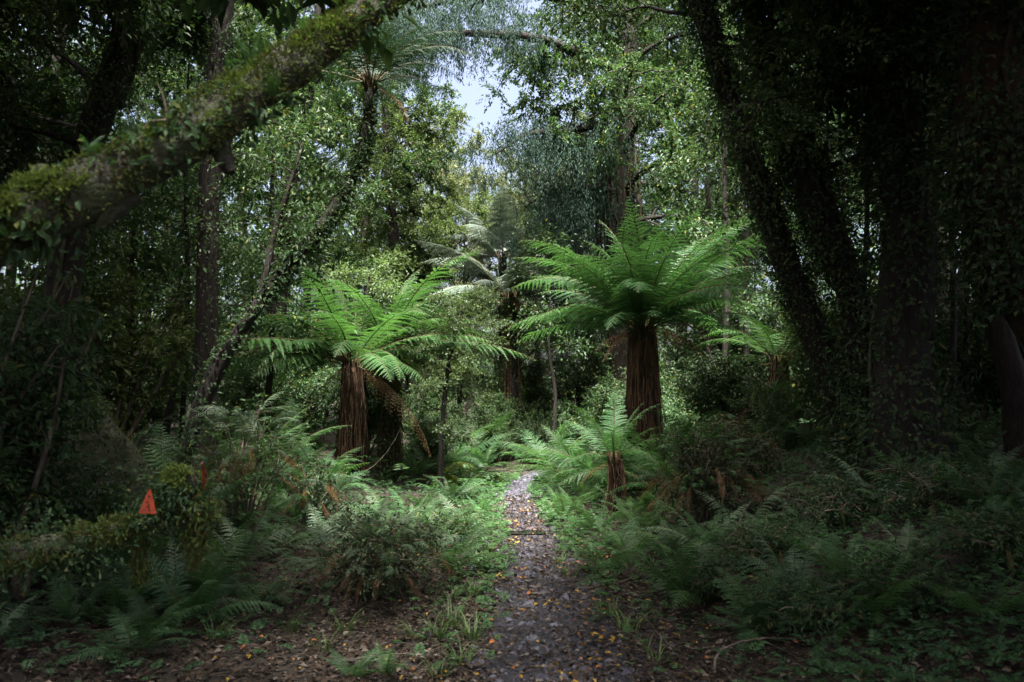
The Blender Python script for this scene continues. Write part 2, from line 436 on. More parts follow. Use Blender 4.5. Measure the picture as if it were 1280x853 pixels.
def add_fronds(root, key, n, top, size, tiers, seed, jit=.17, az0=None, azr=None):
    """tiers: list of (arc, share); fronds spread by the golden angle"""
    r = rng(seed)
    arcs = []
    for a, sh in tiers: arcs += [a] * max(1, round(n * sh))
    for i, a in enumerate(arcs):
        az = i * 2.39996 + .25 * r.normal() if azr is None else az0 + azr * (r.random() - .5)
        me = FS[key][a][int(r.integers(2))]
        sc = size / (2.0 if key in ('tree', 'treebright', 'treedark', 'silver') else 1.0) * (1 + jit * r.normal())
        mobj('frond', me, root, (top[0] + .04 * size * math.cos(az), top[1] + .04 * size * math.sin(az), top[2]),
             (.2 * r.normal(), .16 * r.normal(), az), sc)

def fern(loc, key, n, size, label, seed, group=None, tiers=(('up', .25), ('mid', .45), ('low', .3)), name='fern', catg='fern'):
    t = thing(name, label, catg, loc, 0, group)
    add_fronds(t, key, n, (0, 0, .01), size, tiers, seed)
    return t

def tree_fern(base, top, r0, r1, size, nf, label, seed, key='tree', tiers=(('up', .3), ('mid', .4), ('low', .3)), skirt=220, bend=None, group=None, dead=4, flare=1.35, clad=0):
    r = rng(seed); base = np.asarray(base, float); rel = np.asarray(top, float) - base
    t = thing('tree_fern', label, 'tree fern', base, 0, group)
    ctrl = [(0, 0, -.1)] + ([np.asarray(b) - base for b in bend] if bend is not None else [rel * .5 + np.array([.03, 0, 0])]) + [rel]
    P = curve(ctrl, 22)
    mb = MB(); tube(mb, P, np.linspace(r0, r1, 22) * (1 + .06 * r.normal(size=22)), 10, 0, .08, r)
    mb.obj('trunk', M['bark'], t)
    Tn, A, B = frames(P)
    if skirt:
        mb = MB()
        for i in range(skirt):
            th = r.random() * 6.283; t1 = .80 + .22 * r.random() if r.random() < .55 else .25 + .75 * r.random()
            ln = (.45 + .55 * r.random()) if r.random() < .6 else .2 + .3 * r.random()
            tt = np.linspace(t1, max(t1 - ln, .0), 7); ii = np.clip(tt, 0, 1) * 21
            C = np.stack([np.interp(ii, range(22), P[:, c]) for c in range(3)], -1)
            AA = np.stack([np.interp(ii, range(22), A[:, c]) for c in range(3)], -1); BB = np.stack([np.interp(ii, range(22), B[:, c]) for c in range(3)], -1)
            rad = np.interp(ii, [0, 21], [r0, r1]) * (1.02 + .28 * r.random()) * (1 + (flare - 1) * (1 - np.clip(tt, 0, 1)) * r.random())
            th = th + .10 * np.cumsum(r.normal(size=7))
            if r.random() < .2: rad = rad + np.linspace(0, 1, 7) ** 2 * .10 * r.random()
            Q = C + rad[:, None] * (np.cos(th)[:, None] * AA + np.sin(th)[:, None] * BB)
            tube(mb, Q, (.006 + .007 * r.random()) * (1 - .5 * np.linspace(0, 1, 7)), 3, 0)
        o = mb.obj('dead_frond_skirt', M['stipe'], t); o['kind'] = 'stuff'
    # bases of the live stalks: a knot at the top of the trunk
    mb = MB()
    for i in range(26):
        th = r.random() * 6.283; e = .5 + .7 * r.random()
        d = np.array([math.cos(th) * math.cos(e), math.sin(th) * math.cos(e), math.sin(e)])
        tube(mb, np.linspace(rel - [0, 0, .12], rel + d * size * .09, 3) + np.array([.6 * r1 * math.cos(th), .6 * r1 * math.sin(th), 0]), [.022, .018, .008], 4, 0)
    mb.obj('crown_knot', M['rachis'], t)
    add_fronds(t, key, nf, rel, size, tiers, seed + 1)
    if dead: add_fronds(t, 'dead', dead, rel - np.array([0, 0, .05]), size * .48, (('hang', .75), ('flat', .25)), seed + 2, jit=.3)
    if clad: vine(t, P, np.linspace(r0, r1, 22), clad, seed + 3, M['leaf_dark'], spread=.3)
    return t

def vine(parent, P, rad, n, seed, mat, size=.055, spread=.5, t0=0.0, t1=1.0, name='climber_leaves', fine=False):
    r = rng(seed); mb = MB()
    T, A, B = frames(P); k = len(P)
    # leaves gather in patches
    c = t0 + (t1 - t0) * r.random(max(6, n // 60)); w = r.random(len(c)) * 6.283
    j = r.integers(len(c), size=n)
    tt = np.clip(c[j] + .03 * r.normal(size=n), t0, t1); th = w[j] + .7 * r.normal(size=n)
    ii = tt * (k - 1); i0 = np.minimum(ii.astype(int), k - 2); f = (ii - i0)[:, None]
    C = P[i0] * (1 - f) + P[i0 + 1] * f; rr_ = np.interp(ii, range(k), rad)
    od = np.cos(th)[:, None] * A[i0] + np.sin(th)[:, None] * B[i0]
    pos = C + od * (rr_ * (1 + spread * np.abs(r.normal(size=n))) + .02 * r.random(n))[:, None]
    d = nrm(od * .6 + rvec(r, n) * .8 - np.array([0, 0, .45]))
    leaves(mb, pos, d, nrm(od + rvec(r, n) * .6 + np.array([0, 0, .4])), size * (.6 + .8 * r.random(n)), size * .55, fine=fine)
    o = mb.obj(name, mat, parent); o['kind'] = 'stuff'
    return o

# ------------------------------------------------------------------ trees
def crown_leaves(mb, centers, r, nl, clump, leaf, weep=0.0, flat=.6, aspect=.5, mat=0, fine=False):
    k = len(centers)
    wgt = .1 + 2 * r.random(k) ** 2; cnt = (nl * wgt / wgt.sum()).astype(int) + 1
    j = np.repeat(np.arange(k), cnt); n = len(j)
    off = r.normal(size=(n, 3)) * clump * (.5 + .6 * r.random(k))[j][:, None]; off[:, 2] *= flat
    if weep:
        # hanging sprays: strands that fall from each clump
        ns = 16; st = r.normal(size=(k, ns, 3)) * clump * 1.2; q = r.integers(ns, size=n); u = r.random(n)
        off = st[j, q] * np.array([1, 1, .4]) + r.normal(size=(n, 3)) * .03 + np.stack([.12 * weep * np.sin(3 * q + j) * u, .12 * weep * np.cos(2 * q + j) * u, -u * weep * (.3 + q / ns)], -1)
        d = nrm(rvec(r, n) * .6 - np.array([0, 0, 1.0]))
    else:
        # sprays: leaves set along the twigs of each clump
        ns = 7; tw = rvec(r, k * ns, .7).reshape(k, ns, 3) * clump * (1.0 + 1.1 * r.random((k, ns, 1))); q = r.integers(ns, size=n); u = r.random(n)[:, None]
        off = tw[j, q] * u - np.array([0, 0, .35 * clump]) * u * u + r.normal(size=(n, 3)) * .11 * clump
        d = nrm(tw[j, q] / clump * .7 + rvec(r, n) * .8 - np.array([0, 0, .25]))
    up = nrm(rvec(r, n) * .6 + np.array([0, 0, 1.0])) if not weep else rvec(r, n)
    L = leaf * (.6 + .8 * r.random(n))
    leaves(mb, centers[j] + off, d, up, L, L * aspect, mat, fine)

def gen_tree(seed, H, r0, cb, Rr, nl, leaf, mats, limbs=16, clump=.42, weep=0.0, stem=None, srad=None, aspect=.5, up=35, name='tree', onlyaz=None):
    r = rng(seed)
    if stem is None:
        z = np.linspace(-.15, H * .95, 9)
        w = np.cumsum(r.normal(size=(9, 2)) * .05 * H / 9 * 2, 0); w -= w[0]
        stem = np.column_stack([w, z])
    P = curve(stem, 36); k = 36
    rad = r0 * (1 - .85 * np.linspace(0, 1, k)) if srad is None else np.interp(np.linspace(0, 1, k), np.linspace(0, 1, len(srad)), srad)
    if srad is None: rad[:4] *= np.array([1.5, 1.3, 1.15, 1.05])
    mt = MB(); tube(mt, P, rad, 12, 0, .05, r, flute=.05)
    mbr = MB(); cen = []
    zt = P[:, 2]
    for i in range(limbs):
        f = (i + .5) / limbs; zz = cb + (zt.max() - cb) * f ** .9
        ii = int(np.argmin(np.abs(zt - zz))); p0 = P[ii]
        az = i * 2.39996 + .4 * r.normal() if onlyaz is None else onlyaz[0] + onlyaz[1] * (r.random() - .5)
        ln = Rr * (.55 + .45 * np.sin(np.pi * (.15 + .75 * f))) * (.8 + .4 * r.random())
        e0 = np.radians(up + 20 * f + 10 * r.normal())
        c = [p0]
        for s in range(4):
            e = e0 - s * np.radians(12) + .15 * r.normal(); az += .22 * r.normal()
            c.append(c[-1] + ln / 4 * np.array([np.cos(az) * np.cos(e), np.sin(az) * np.cos(e), np.sin(e)]))
        Q = curve(c, 12); rl = min(max(.28 * rad[ii], .012 * ln), .6 * rad[ii] + .01)
        tube(mbr, Q, rl * (1 - .85 * np.linspace(0, 1, 12)), 5)
        cen += list(Q[5::2])
        for s in range(5):
            q0 = Q[int(4 + s * 1.5)]; e = e0 * .4 + .4 * r.normal(); a2 = az + (1 if s % 2 else -1) * (.7 + .4 * r.random())
            l2 = ln * .38 * (.6 + .6 * r.random())
            q1 = q0 + l2 * .5 * np.array([np.cos(a2) * np.cos(e), np.sin(a2) * np.cos(e), np.sin(e)])
            q2 = q1 + l2 * .5 * np.array([np.cos(a2), np.sin(a2), np.sin(e) - .35])
            tube(mbr, np.array([q0, q1, q2]), rl * np.array([.4, .25, .08]), 3)
            cen += [q1, (q1 + q2) / 2, q2]
    mc = MB(); crown_leaves(mc, np.array(cen), r, nl, clump, leaf, weep, aspect=aspect)
    return mt.mesh('trunk', mats[0]), mbr.mesh('branches', mats[0]), mc.mesh('crown', mats[1]), P, rad

def put_tree(meshes, loc, rz, sc, label, group=None, name='tree', cat_='tree'):
    t = thing(name, label, cat_, loc, rz, group, sc)
    for nm, me in zip(('trunk', 'branches', 'crown'), meshes):
        o = mobj(nm, me, t)
        if nm == 'branches': o['kind'] = 'stuff'
    return t

def gen_shrub(seed, h, w, nl, leaf, mats, clump=.16, stems=9, aspect=.5, fine=False):
    r = rng(seed); ms = MB(); cen = []
    for i in range(stems):
        a = i * 2.4 + .5 * r.normal(); e = r.random()
        tip = np.array([math.cos(a) * w * (.3 + .7 * e), math.sin(a) * w * (.3 + .7 * e), h * (1 - .45 * e ** 2) * (.8 + .3 * r.random())])
        Q = curve([(.05 * math.cos(a), .05 * math.sin(a), -.05), tip * np.array([.35, .35, .55]) + r.normal(size=3) * .06 * h, tip], 9)
        tube(ms, Q, .012 * max(h, .6) * (1 - .8 * np.linspace(0, 1, 9)), 4)
        cen += list(Q[3:])
        for s in range(5):
            q = Q[3 + s]; d = rvec(r, 1)[0] * np.array([1, 1, .5]) * w * .38
            tube(ms, np.array([q, q + d * .6, q + d + [0, 0, -.03]]), [.006, .004, .002], 3)
            cen += [q + d * .5, q + d]
    mc = MB(); crown_leaves(mc, np.array(cen), r, nl, clump, leaf, 0, .8, aspect, fine=fine)
    return ms.mesh('stems', M['twig']), mc.mesh('foliage', mats)

def put_shrub(meshes, loc, rz, sc, label, group=None, name='shrub'):
    t = thing(name, label, 'shrub', loc, rz, group, sc)
    mobj('stems', meshes[0], t); mobj('foliage', meshes[1], t)
    return t

# ---- background wood: shared meshes, each tree its own thing
BG = [gen_tree(101, 13, .20, 3.5, 3.4, 44000, .088, (M['bark'], M['leaf']), clump=.30, limbs=18),
      gen_tree(102, 15, .24, 4.5, 3.6, 46000, .088, (M['bark'], M['leaf_dark']), clump=.30, limbs=18),
      gen_tree(103, 11, .16, 2.0, 3.0, 44000, .085, (M['bark_lichen'], M['leaf']), clump=.28),
      gen_tree(104, 9, .12, 1.2, 2.6, 40000, .08, (M['bark'], M['leaf_light']), clump=.26),
      gen_tree(105, 12, .16, 3.0, 3.0, 40000, .088, (M['bark_lichen'], M['leaf_pale']), clump=.28),
      gen_tree(106, 7, .09, .6, 2.3, 36000, .075, (M['bark'], M['leaf_dark']))]
def zone(x, y):
    if abs(x) < 4.6: return 'beyond the bend of the path'
    w = 'deep in the wood ' if y > 22 else 'standing '
    return w + ('left of the curved tree fern' if x < 0 else 'right of the leaning pair')
BGL = {0: 'tall leafy forest tree', 1: 'tall dark green forest tree', 2: 'mid height bushy green tree', 3: 'light green bushy tree',
       4: 'pale olive sky lit tree', 5: 'low dark bushy tree'}
def bgtree(k, x, y, sc, rz):
    lb = BGL[k] + ' ' + zone(x, y)
    put_tree(BG[k][:3], (x, y, gz(x, y) - .05), rz, sc, lb, lb.replace('tree ', 'trees ', 1), 'forest_tree')
r = rng(77)
spots = []
# left wood
for x, y, k, sc in [(-13, 15, 1, 1.1), (-9.5, 17, 0, 1.1), (-7.2, 20, 2, 1.15), (-11, 22, 1, 1.2), (-15.5, 24, 0, 1.3), (-5.0, 24, 2, 1.0), (-8.5, 27, 0, 1.2), (-13, 30, 1, 1.3), (-18.5, 19, 1, 1.2), (-20, 31, 0, 1.3), (-6, 32, 5, 1.4), (-9.6, 12.5, 5, 1.0), (-6.6, 15.2, 5, .9), (-12.5, 11.5, 1, .95), (-3.6, 28, 3, .95), (-17, 37, 2, 1.5), (-10, 38, 0, 1.2), (-24, 27, 1, 1.4)]:
    spots.append((k, x, y, sc))
# middle: kept low so the sky stays open
for x, y, k, sc in [(-1.6, 25, 3, .82), (-.4, 33, 4, .85), (1.4, 36, 4, .9), (-3.2, 38, 4, 1.05), (3.6, 34, 4, 1.05), (.6, 28, 5, .8), (2.4, 27, 5, .95), (-2.4, 46, 3, 1.4), (1.4, 48, 4, 1.0), (4.8, 44, 0, 1.2), (-5.5, 47, 4, 1.4), (0.2, 22.5, 5, .55), (1.9, 23, 5, .6)]:
    spots.append((k, x, y, sc))
# right wood
for x, y, k, sc in [(5.2, 24, 2, 1.15), (7.4, 20.5, 0, 1.05), (9.8, 18, 1, 1.1), (6.2, 30, 0, 1.3), (9.5, 27, 1, 1.3), (12.5, 22.5, 0, 1.2), (15, 17, 1, 1.2), (14.5, 30, 1, 1.4), (19, 25, 0, 1.4), (10, 13.8, 2, .9), (7.9, 16.2, 5, .95), (12.8, 12.2, 1, 1.0), (9, 36, 2, 1.5), (20, 36, 1, 1.5), (5.8, 18.4, 5, .75), (25, 29, 1, 1.4)]:
    spots.append((k, x, y, sc))
for k, x, y, sc in spots:
    bgtree(k, x, y, sc, r.random() * 6.28)
# unseen trees added beside and behind the viewer to shade the near ground
SHADE_TREE = gen_tree(120, 11.5, .22, 6.2, 4.2, 27000, .23, (M['bark'], M['leaf_dark']), up=18)
for x, y, sc in [(-6.2, 2.5, 1.0), (-9.6, 6.8, 1.0), (-8.6, 10.5, .9), (6.8, 2.0, 1.0), (8.0, 6.8, 1.0), (9.0, 10.5, .95), (-3.0, -4.6, 1.0), (3.0, -3.2, 1.0), (-9.5, -2, 1.05), (10, -2, 1.05), (-6.2, -1.5, 1.0), (-11.5, 2.5, 1.1), (11.5, 3.0, 1.1), (12, 9, 1.1), (-13, 7.5, 1.1), (7.2, 9.2, .85), (3.6, 3.2, 1.02), (3.3, -2.6, 1.05), (-3.6, 3.8, .66), (5.2, 8.2, .70), (-6.8, 3.0, 1.0), (5.6, 5.2, 1.0), (-.8, -5, 1.1), (5.5, -5.5, 1.1), (-6, -6, 1.1)]:
    put_tree(SHADE_TREE[:3], (x, y, gz(x, y) - .05), r.random() * 6.28, sc, 'dark leafy tree added around the viewer to shade the near ground', 'added shade trees around the viewer', 'forest_tree')

r9 = rng(140); n = 30000; fx_ = (r9.random(n) - .5) * 120; fy = 50 + 14 * r9.random(n) + .002 * fx_ ** 2
hmax = np.where((fx_ > -7) & (fx_ < 1.5), 7.5, 13 + 4 * noise2(fx_, fy, .25)); fz = hgt(fx_, fy) + hmax * r9.random(n)
mb = MB(); leaves(mb, np.stack([fx_, fy, fz], -1), rvec(r9, n), nrm(rvec(r9, n) + np.array([0, -.4, .8])), .48 * (.6 + .8 * r9.random(n)), .30)
tag(mb.obj('distant_wood', M['leaf']), 'distant leafy wood seen through the gaps between trunks', 'wood', kind='stuff')

# understorey shrubs
SH = [gen_shrub(201, 2.6, 1.2, 9000, .085, M['leaf_dark'], .22, 12), gen_shrub(202, 2.2, 1.3, 9000, .075, M['leaf'], .22, 12), gen_shrub(203, 3.2, 1.3, 10000, .08, M['leaf_light'], .24, 12)]
SHL = ['dark leafy understorey shrub', 'mid green leafy understorey shrub', 'light green leafy understorey shrub']
def bgshrub(k, x, y, rz, sc):
    lb = SHL[k] + ' ' + zone(x, y)
    put_shrub(SH[k], (x, y, gz(x, y) - .03), rz, sc, lb, lb.replace('shrub ', 'shrubs ', 1))
for i in range(64):
    side = -1 if i % 2 else 1
    y = 11 + 20 * r.random(); x = side * (3.2 + .12 * y + (3 + .35 * y) * r.random()) + .3
    if side > 0 and y < 13 and x < 6.5: x += 3
    k = int(r.choice([0, 0, 1, 1, 2]))
    bgshrub(k, x, y, r.random() * 6.28, .8 + .6 * r.random())
for x, y, k, sc in [(-1.2, 20, 1, .6), (.5, 20.5, 0, .6), (1.3, 19, 1, .55), (2.6, 18, 0, .8), (3.4, 16.5, 1, .8), (-2.2, 19, 1, .8), (-3.2, 17.5, 0, .9), (-.3, 22, 2, .7), (1.0, 24, 1, .9), (3.9, 14.4, 0, .8), (-1.6, 16.5, 0, .5), (2.2, 21.5, 0, 1.0), (-.35, 18.6, 1, .5), (.55, 18.4, 0, .45), (-.1, 19.6, 1, .75), (1.9, 18.6, 1, .8), (3.0, 18.2, 1, 1.0), (2.9, 22.6, 1, 1.1), (3.6, 20, 2, .9), (4.4, 17, 1, .9), (-11, 18, 0, 1.6), (-13, 21, 0, 1.7), (-10, 16, 1, 1.5), (-14.5, 24, 0, 1.8), (-12, 15, 0, 1.5), (6.3, 21, 0, 1.5), (7.5, 24, 1, 1.7), (5, 20, 0, 1.3)]:
    bgshrub(k, x, y, r.random() * 6.28, sc)

# ---- named trees of the photograph
def px_tree(ctrl, radii_px, label, seed, nl, leaf, mats, cb=None, Rr=3, limbs=14, clump=.4, weep=0, vines=0, vmat='leaf_dark', vt=(0, 1), up=30, name='forest_tree', extra=None, vsize=.055, aspect=.5, group=None, onlyaz=None, vspread=.5):
    W = np.array([pix(*c) if len(c) == 3 else np.array(c[:3]) for c in ctrl])
    b = W[0].copy(); b[2] = gz(b[0], b[1]) - .05; W[0] = b if W[0][2] < b[2] + .6 else W[0]
    b = W[0]
    rad = [rp / FPX * w[1] for rp, w in zip(radii_px, W)]
    top = W[-1] - b
    g = gen_tree(seed, top[2], rad[0], cb if cb is not None else top[2] * .5, Rr, max(nl, 10), leaf, mats, limbs=limbs, clump=clump, weep=weep, stem=W - b, srad=rad, up=up, aspect=aspect, onlyaz=onlyaz)
    t = thing(name, label, 'tree', b, 0, group)
    mobj('trunk', g[0], t)
    if limbs: mobj('branches', g[1], t)['kind'] = 'stuff'
    if nl: mobj('crown', g[2], t)
    if vines > 4000:
        rs = rng(seed + 4); ms = MB(); T_, A_, B_ = frames(g[3])
        for q in range(9):
            i0, i1 = sorted(rs.choice(36, 2, replace=False)); i1 = min(max(i1, i0 + 12), 35); ix = np.arange(i0, i1 + 1)
            if len(ix) < 4: continue
            th = rs.random() * 6.28 + np.cumsum(rs.normal(size=len(ix))) * .16
            tube(ms, g[3][ix] + (g[4][ix] * (1.06 + .1 * rs.random()))[:, None] * (np.cos(th)[:, None] * A_[ix] + np.sin(th)[:, None] * B_[ix]), .012 + .014 * rs.random(), 5)
        mobj('climber_stems', ms.mesh('climber_stems', M['bark_lichen']), t)['kind'] = 'stuff'
    if vines: vine(t, g[3], g[4], vines, seed + 9, M[vmat], size=vsize, t0=vt[0], t1=vt[1], spread=vspread)
    return t, g, b

# straight brown trunk left
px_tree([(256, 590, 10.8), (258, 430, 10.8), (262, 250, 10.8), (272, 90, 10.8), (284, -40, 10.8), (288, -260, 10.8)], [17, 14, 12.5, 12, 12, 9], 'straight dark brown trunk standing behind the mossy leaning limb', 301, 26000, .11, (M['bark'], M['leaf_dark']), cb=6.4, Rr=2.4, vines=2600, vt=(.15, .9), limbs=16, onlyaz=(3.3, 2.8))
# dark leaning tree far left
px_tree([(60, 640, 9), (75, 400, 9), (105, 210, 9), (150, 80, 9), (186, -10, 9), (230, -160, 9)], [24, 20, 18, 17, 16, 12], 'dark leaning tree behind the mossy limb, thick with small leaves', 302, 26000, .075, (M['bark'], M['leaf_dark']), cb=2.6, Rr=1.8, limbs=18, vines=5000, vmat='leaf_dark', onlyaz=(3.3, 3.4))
# leafy tree in the left middle (many small lit leaves)
px_tree([(350, 540, 19), (352, 350, 19), (372, 200, 19), (395, 60, 19), (410, -120, 19)], [9, 8, 7, 6, 4], 'slender green tree with small glossy leaves right of the brown trunk', 303, 44000, .074, (M['bark'], M['leaf']), cb=2.6, Rr=2.6, limbs=26, clump=.24)
px_tree([(500, 560, 24), (498, 380, 24), (488, 250, 24), (482, 150, 24), (472, 20, 24)], [8, 7, 6, 5, 3], 'light green leafy tree rising left of the sky gap', 304, 38000, .085, (M['bark'], M['leaf_light']), cb=2.4, Rr=2.3, limbs=24, clump=.26)
# great tree behind the right tree fern, hung with vines and weeping branches
tJ, gJ, bJ = px_tree([(790, 560, 20), (782, 420, 20), (776, 290, 20), (775, 180, 20), (782, 80, 20), (790, -60, 20), (800, -260, 20)], [28, 23, 19, 17, 15, 12, 7], 'great red brown trunk hung with vines behind the largest tree fern', 305, 62000, .088, (M['bark'], M['leaf']), cb=5.4, Rr=3.3, limbs=32, clump=.32, vines=9000, vmat='leaf', vt=(.02, .85), up=16, vspread=.9)
rr_ = rng(51)
def limb_px(parent, base, ctrl, rpx, name='limb', mat='bark'):
    W = np.array([pix(*c) for c in ctrl]) - base
    Q = curve(W, 22); mb = MB()
    tube(mb, Q, np.interp(np.linspace(0, 1, 22), np.linspace(0, 1, len(rpx)), rpx) / FPX * 18, 7, 0, .08, rr_)
    mb.obj(name, M[mat], parent)
    return Q
Q1 = limb_px(tJ, bJ, [(772, 150, 19.5), (735, 160, 18.5), (700, 164, 17.5), (660, 168, 17), (620, 192, 16.6)], [5, 4.5, 3.5, 2.5, 1])
Q2 = limb_px(tJ, bJ, [(775, 90, 19.5), (720, 66, 18), (670, 48, 17), (600, 42, 16), (540, 45, 15.5), (500, 60, 15.2)], [7, 6, 5, 3, 1])
Q3 = limb_px(tJ, bJ, [(778, 30, 19.5), (700, 0, 18), (640, -8, 17), (580, -2, 16), (530, 8, 15.6), (490, 20, 15.4)], [6, 5, 4, 3, 1])
Q4 = limb_px(tJ, bJ, [(770, 240, 19.8), (735, 235, 19), (712, 245, 18.6), (690, 268, 18.4)], [5, 4, 3, 1.5])
mb = MB()
for Q, n, wp in ((Q1, 11000, .7), (Q2, 17000, .45), (Q3, 17000, .40), (Q4, 12000, .9)):
    c = Q[8:] if Q is not Q4 else Q[6:]
    cc = np.repeat(c, 4, 0) + rr_.normal(size=(4 * len(c), 3)) * np.array([.45, .45, .22])
    crown_leaves(mb, cc, rr_, n, .24, .065, wp, aspect=.28)
m2 = MB(); cc = np.array([pix(612 + 165 * rr_.random(), 45 + 165 * rr_.random(), 17 + 2 * rr_.random()) for _ in range(110)]) - bJ
cc = cc[(cc + bJ)[:, 0] > (pix(670, 130, 18)[0] + .55 * rr_.normal(size=len(cc)))]
crown_leaves(m2, cc, rr_, 14000, .32, .088)
for c in cc[::2]:
    q = min((Q for Q in (Q1, Q2, Q3)), key=lambda Q: np.min(np.linalg.norm(Q - c, axis=1))); q = q[np.argmin(np.linalg.norm(q - c, axis=1))]
    tube(m2, curve([q, (q + c) / 2 + rr_.normal(size=3) * .08, c], 5), np.linspace(.02, .005, 5), 3, 1)
o = m2.obj('inner_foliage', [M['leaf'], M['bark']], tJ); o['kind'] = 'stuff'
o = mb.obj('weeping_foliage', M['leaf_blue'], tJ); o['kind'] = 'stuff'
mb = MB()
for i in range(34):
    th = rr_.random() * 6.28; a = rr_.random() * .3
    zt = 6.5 + 3 * rr_.random(); zb = 2.5 + 3.5 * rr_.random(); R0 = .42 + .28 * rr_.random()
    z = np.linspace(zt, zb, 10); w = th + np.cumsum(rr_.normal(size=10)) * .05
    base_xy = np.stack([np.interp(z, gJ[3][:, 2], gJ[3][:, 0]), np.interp(z, gJ[3][:, 2], gJ[3][:, 1])], -1)
    tube(mb, np.column_stack([base_xy + R0 * np.stack([np.cos(w), np.sin(w)], -1), z]), .012 + .014 * rr_.random(), 4)
o = mb.obj('hanging_vines', M['bark_red'], tJ); o['kind'] = 'stuff'
# rimu-like blue green weeping small tree under it
px_tree([(735, 560, 23), (732, 420, 23), (722, 300, 23), (716, 190, 23)], [7, 6, 5, 3], 'blue green weeping conifer left of the great vine hung trunk', 306, 38000, .075, (M['bark'], M['leaf_blue']), cb=3.2, Rr=1.7, limbs=22, weep=.9, clump=.35, aspect=.28)

# right hand trunks
px_tree([(1075, 610, 9.8), (1045, 480, 9.8), (1000, 375, 9.8), (955, 255, 9.8), (915, 130, 9.8), (868, -10, 9.8), (820, -150, 9.8)], [22, 18, 14, 13, 12, 12, 9], 'leaning dark trunk with sparse climbers, left one of the pair beside the black trunk', 307, 14000, .08, (M['bark'], M['leaf_dark']), cb=5.0, Rr=2.2, limbs=12, onlyaz=(.2, 3.6), vines=9000, vt=(.0, .95))
px_tree([(1095, 615, 9.4), (1085, 470, 9.4), (1060, 360, 9.4), (1020, 245, 9.4), (985, 150, 9.4), (955, 80, 9.4), (930, -40, 9.6)], [26, 22, 17, 16, 15, 13, 8], 'leaning trunk wrapped in small leaved vines, right one of the pair beside the black trunk', 308, 26000, .065, (M['bark'], M['leaf_dark']), cb=3.4, Rr=1.9, limbs=16, onlyaz=(.2, 4.2), vines=9000, vspread=.7, vsize=.07)
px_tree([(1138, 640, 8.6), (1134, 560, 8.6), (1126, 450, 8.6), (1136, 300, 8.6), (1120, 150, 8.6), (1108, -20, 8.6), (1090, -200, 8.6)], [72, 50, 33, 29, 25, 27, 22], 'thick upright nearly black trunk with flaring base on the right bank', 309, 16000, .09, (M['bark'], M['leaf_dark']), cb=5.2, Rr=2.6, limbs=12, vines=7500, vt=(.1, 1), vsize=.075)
px_tree([(1460, 700, 7.0), (1380, 520, 7.0), (1318, 420, 7.0), (1265, 320, 7.0), (1240, 210, 7.0), (1236, 70, 7.0), (1236, -100, 7.0), (1240, -300, 7.0)], [44, 38, 34, 33, 36, 38, 36, 30], 'dark leaning trunk smothered in ivy higher up, reddish bark bare below', 310, 12000, .08, (M['bark_red'], M['leaf_dark']), cb=4.6, Rr=2.2, limbs=10, vines=11000, vspread=.55, vsize=.07, vt=(.36, 1))
# thin upright saplings on the right and left
SAP = ['thin sapling stem between the leaning pair and the thick black trunk', 'thin sapling stem just beyond the thick black trunk, on its ivy trunk side',
       'very thin sapling stem behind the foot of the leaning pair', 'thin sapling stem between the black trunk and the ivy smothered trunk, slightly farther back',
       'thin sapling stem close behind the fronds of the largest tree fern', 'thin sapling stem behind the pale tree fern near the leaning pair', 'thin sapling stem farther behind the largest tree fern',
       'thin red brown sapling stem in the dim wood above the mossy boulder', 'thin sapling stem behind the curved trunk of the leaning tree fern', 'thin sapling stem beside the straight dark trunk behind the mossy limb',
       'thin sapling stem standing where the path bends']
for i, (x0, y0, x1, y1, d, w) in enumerate([(1068, 560, 1085, 60, 11.5, 3.5), (1192, 600, 1178, 40, 10.5, 4), (1050, 540, 1048, 100, 12.5, 3), (1205, 560, 1200, 150, 11.5, 3.5), (900, 540, 905, 190, 15.5, 4), (930, 545, 925, 170, 16.5, 4), (880, 545, 884, 200, 17.5, 4), (160, 520, 164, 380, 12.5, 5), (330, 540, 340, 250, 13.5, 4), (225, 560, 232, 200, 13, 3.5), (690, 560, 686, 430, 18, 2.5)]):
    px_tree([(x0, y0 + 20, d), ((x0 + x1) / 2 + 6, (y0 + y1) / 2, d), (x1, y1, d), (x1 + 4, y1 - 120, d)], [w, w * .9, w * .7, w * .3],
            SAP[i], 320 + i, 3000, .09, (M['bark_red'] if x0 == 160 else M['bark'], M['leaf']), Rr=1.0, limbs=8, name='sapling', cb=2.4, group='thin sapling stems')

# ---- the mossy leaning limb in front
ctrl = [np.array([-2.75, 1.9, -.05]), np.array([-2.4, 2.0, .85]), pix(-200, 385, 2.2), pix(-60, 318, 2.28), pix(0, 288, 2.33), pix(100, 246, 2.42), pix(210, 186, 2.58), pix(320, 116, 2.8), pix(400, 60, 3.0), pix(470, 10, 3.2), pix(560, -70, 3.5), pix(700, -260, 4.2)]
rd = [.18, .13, .105, .095, .090, .086, .083, .077, .068, .058, .052, .040]
b = ctrl[0]; b[2] = gz(b[0], b[1]) - .05
tA = thing('mossy_tree', 'thick mossy trunk leaning up across the path, tufted with moss and small ferns', 'tree', b)
P = curve(np.array(ctrl) - b, 110); ra = np.interp(np.linspace(0, 1, 110), np.linspace(0, 1, len(rd)), rd)
r = rng(61); ra = ra * (1 + .07 * np.sin(np.linspace(0, 47, 110)) + .05 * np.sin(np.linspace(1, 95, 110)) + .03 * r.normal(size=110))
mb = MB(); tube(mb, P, ra, 28, 0, .035, r, flute=.04)
mb.obj('trunk', M['bark_moss'], tA)
